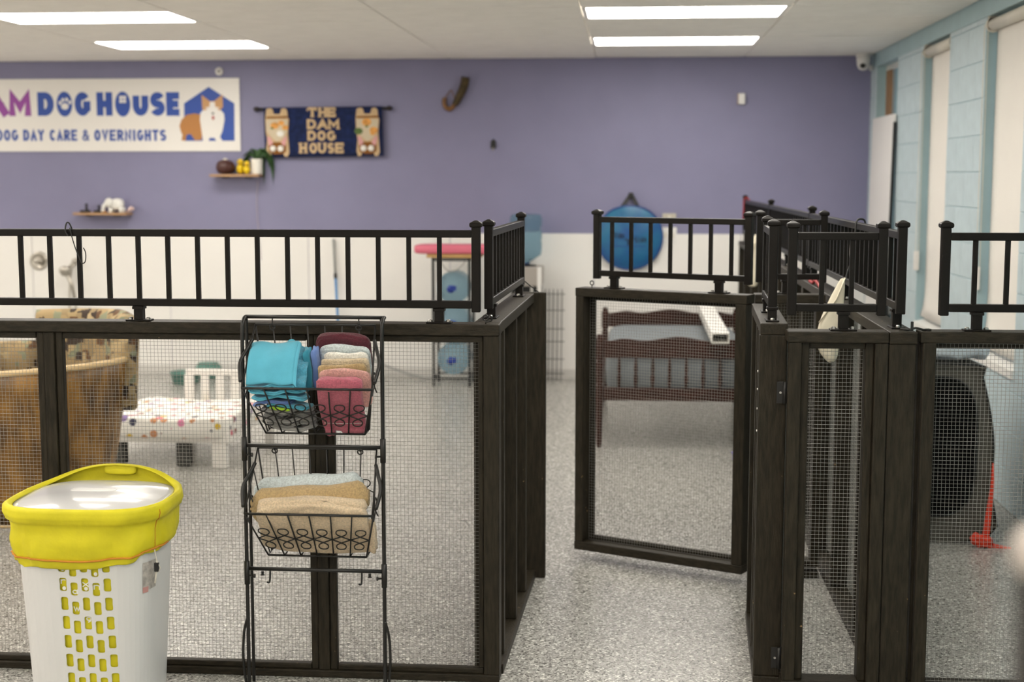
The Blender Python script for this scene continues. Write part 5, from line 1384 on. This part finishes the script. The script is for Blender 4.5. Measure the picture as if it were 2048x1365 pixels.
MB().pad(onfront(xm + .004, -.004, .020), (b.x - a.x + .006, .036, .046), R=RX(.2), e=.5, n=24, m=12, wob=.0015, seed=6).build('top_fold', ROS, t, smooth=True)
for px, w, s_ in ((657, .034, .186), (703, .080, .178)):
    c = at(px, 862, 4.48); MB().pad(onfront(c.x, s_, .012), (w, .020, .040), R=RX(FT_), e=.6, n=18, m=12, wob=.0015, seed=px).build('hem_fold', ROS, t, smooth=True)
MB().tube([onfront(xm - .062, .146, .0035), onfront(xm, .149, .0032), onfront(xm + .062, .145, .0035)], .0010, 5).build('pale_hem', WHT, t, smooth=True)
# turquoise cloth on top of the pile at left, thrown over with a fold at its right edge
a, b = at(508, 778, 4.415), at(606, 690, 4.50)
t = thing('folded_cloth', 'large turquoise cleaning cloth lying on top of the pile', 'cloth', ((a.x + b.x) / 2, 4.46, a.z), 0, CG, True)
def sheet(u, v):
    x = -1.215 + .012 * (1 - v) * -1 + u * .152; yb, zb_ = 4.515, 1.158 ; yf, zf = 4.412, 1.042
    k = v
    y = yb + (yf - yb) * k - .012 * math.sin(PI * k) ; z = zb_ + (zf - zb_) * k + .016 * math.sin(PI * k) + .003 * math.sin(u * 5 + 1) * (1 - k) + .003 * math.sin(u * 9 + v * 4) + .010 * u * (1 - k)
    return Vector((x - .010 * k, y, z))
MB().grid(sheet, 24, 20).build('cloth_face', TURQ, t, smooth=True, solid=.007)
def fold(u, v):
    q = PI * 1.0 * u - PI / 2; base = sheet(1.0, v); r = .011
    return base + Vector((r * .9 * math.cos(q) - .001, -.001 - r * .3 * math.cos(q), -r * (1 - math.sin(q)) * 1.0))
MB().grid(fold, 10, 20).build('cloth_fold', TURQ, t, smooth=True, solid=.004)
MB().grid(lambda u, v: sheet(1.0, v) + Vector((.004 + .036 * u, .006 + .004 * math.sin(v * 20), -.016 - .010 * u + .002 * math.sin(v * 60 + u * 9))), 8, 40).build('cloth_underside', cm('turquoise_terry', (.07, .36, .52), 1.0, 700), t, smooth=True, solid=.005)
MB().grid(lambda u, v: sheet(.72 + .25 * u, v * .02) + Vector((0, .006, .009 * math.sin(PI * min(1, u * 1.2)) * (1 - v))), 10, 4).build('raised_corner', TURQ, t, smooth=True, solid=.003)
# pile under it: thin wavy cloths
def thin(label, mat, z, dx, w, d, seed, y=4.47, th=.010):
    rnd = random.Random(seed); ph = rnd.uniform(0, 6); y = yfront(z) + .010 + d / 2
    t = thing('folded_cloth', label, 'cloth', (-1.125 + dx, y, z), 0, CG, True)
    def f(p):
        p.z += .005 * math.sin(p.x * 42 + ph) + .003 * math.sin(p.x * 90 + ph * 2); p.y += .005 * math.sin(p.x * 33 + ph); return p
    MB().pad((-1.125 + dx, y, z), (w, d, th), e=.4, n=40, m=8, fn=f).build('cloth_layer', mat, t, smooth=True)
    MB().pad((-1.125 + dx + .003, y - .004, z + th * .55), (w * .94, d * .96, th * .6), e=.4, n=40, m=8, fn=f).build('cloth_layer', mat, t, smooth=True)
    return t
thin('turquoise cloth directly under the large one', TURQ, 1.030, -.018, .185, .13, 1)
thin('second turquoise cloth under the large one', TURQ, 1.012, -.012, .185, .125, 2)
thin('third turquoise cloth just above the grey pile', TURQ, .993, -.006, .180, .12, 3)
thin('blue striped looking cloth at the left of the pile', PERI, .972, -.03, .13, .11, 4, y=4.476)
thin('lowest turquoise cloth above the grey pile', TURQ, .962, .020, .150, .10, 12, y=4.478)
for i, (z, lab) in enumerate(((.946, 'topmost grey cloth in the basket pile'), (.929, 'second grey cloth from the top of the pile'), (.912, 'middle grey cloth in the basket pile'), (.897, 'fourth grey cloth in the basket pile'), (.882, 'lowest grey cloth on the basket floor'))):
    thin(lab, GRYC if i % 2 else GRYL, z, .012 + .003 * i, .170 - .004 * i, .10 - .006 * i, 20 + i, y=4.482 + .008 * i, th=.012)
one('cleaning_cloth', 'small lime green cloth edge on the grey pile', 'cloth', CG, MB().pad((-1.128, 4.458, .955), (.068, .02, .010), R=RY(.12), e=.6), LIME)
one('folded_cloth', 'teal cloth standing behind the turquoise fold', 'cloth', CG, MB().pad((-1.040, 4.505, 1.080), (.026, .05, .145), R=RX(.3), e=.4, wob=.002), TEAL)
one('folded_cloth', 'periwinkle blue cloth standing beside the maroon towel', 'cloth', CG, MB().pad((-1.016, 4.508, 1.085), (.022, .05, .14), R=RX(.3), e=.4, wob=.002), PERI)
# lower basket: rolled blankets
def roll(label, mat, pA, pB, y, r, rz, seed):
    a, b = at(*pA, y), at(*pB, y); L = b.x - a.x
    t = thing('rolled_towel', label, 'towel', ((a.x + b.x) / 2, y, a.z - rz), 0, 'rolled towels in the lower basket', True)
    def f(u, v):
        q = 2 * PI * u; k = min(1, 8 * min(v, 1 - v) + .55); wob = 1 + .05 * math.sin(3 * q + v * 7 + seed) + .03 * math.sin(v * 13 + seed)
        c_ = a.lerp(b, v)
        return Vector((c_.x, y + r * k * wob * math.cos(q), c_.z - rz + rz * k * wob * math.sin(q)))
    MB().grid(f, 28, 26, True).build('roll_body', mat, t, smooth=True)
    for e_, s in ((a, 0), (b, 1)):
        x = e_.x + (-.002 if s == 0 else .002)
        sp = [(x, y + r * (.50 - .012 * i) * math.cos(i * .55), e_.z - rz + rz * (.50 - .012 * i) * math.sin(i * .55)) for i in range(36)]
        MB().tube(sp, .005, 6).build('roll_end', mat, t, smooth=True)
    return t
roll('pale blue rolled towel at the back of the lower basket', PBL, (513, 958), (722, 942), 4.540, .030, .055, 1)
roll('tan rolled towel in the middle of the lower basket', TAN, (506, 980), (734, 962), 4.474, .034, .058, 2)
t = thing('rolled_towel', 'large cream folded blanket at the front of the lower basket', 'blanket', (-1.01, 4.44, .47), 0, 'rolled towels in the lower basket', True)
def bl(p):
    p.z += .007 * math.sin(p.x * 19 + 1) + .004 * math.sin(p.x * 41) ; p.y += .006 * math.sin(p.x * 23 + p.z * 20); return p
D2 = -.409
MB().pad(onfront(-1.022, .075, .024, D2), (.366, .036, .20), R=RX(FT_), e=.28, n=44, m=24, wob=.0022, seed=5, fn=bl).build('blanket_front', OAT, t, smooth=True)
MB().pad((-1.022, 4.436, .642), (.360, .066, .062), R=RY(-.02), e=.6, n=36, m=14, wob=.003, seed=8).build('blanket_fold', OAT, t, smooth=True)
MB().pad(onfront(-1.00, .165, .026, D2), (.335, .036, .05), R=RX(FT_), e=.5, n=36, m=14, wob=.002, seed=11).build('blanket_bottom', OAT, t, smooth=True)
MB().pad((-.836, 4.480, .535), (.03, .035, .13), R=RX(.4), e=.6, n=20, m=14, wob=.003, seed=12).build('blanket_corner', OAT, t, smooth=True)

# ------------------------------------------------------------------ out-of-focus pole close to the camera
t = thing('near_pole', 'blurred dark pole with a pale rounded top close by at the right edge', 'pole', (.238, .80, 0), 0, None, True)
MB().lathe([(.05, 0), (.05, .012), (.022, .02), (.020, 1.478)], (.238, .80, 0), 24).build('pole_shaft', pm('near_dark_pole', (.02, .017, .014), .5), t, smooth=True)
MB().lathe([(.020, 1.479), (.023, 1.483), (.024, 1.490), (.022, 1.499), (.014, 1.505), (.002, 1.507)], (.238, .80, 0), 24).build('pole_cap', pm('near_pale_cap', (.50, .44, .40), .5), t, smooth=True)
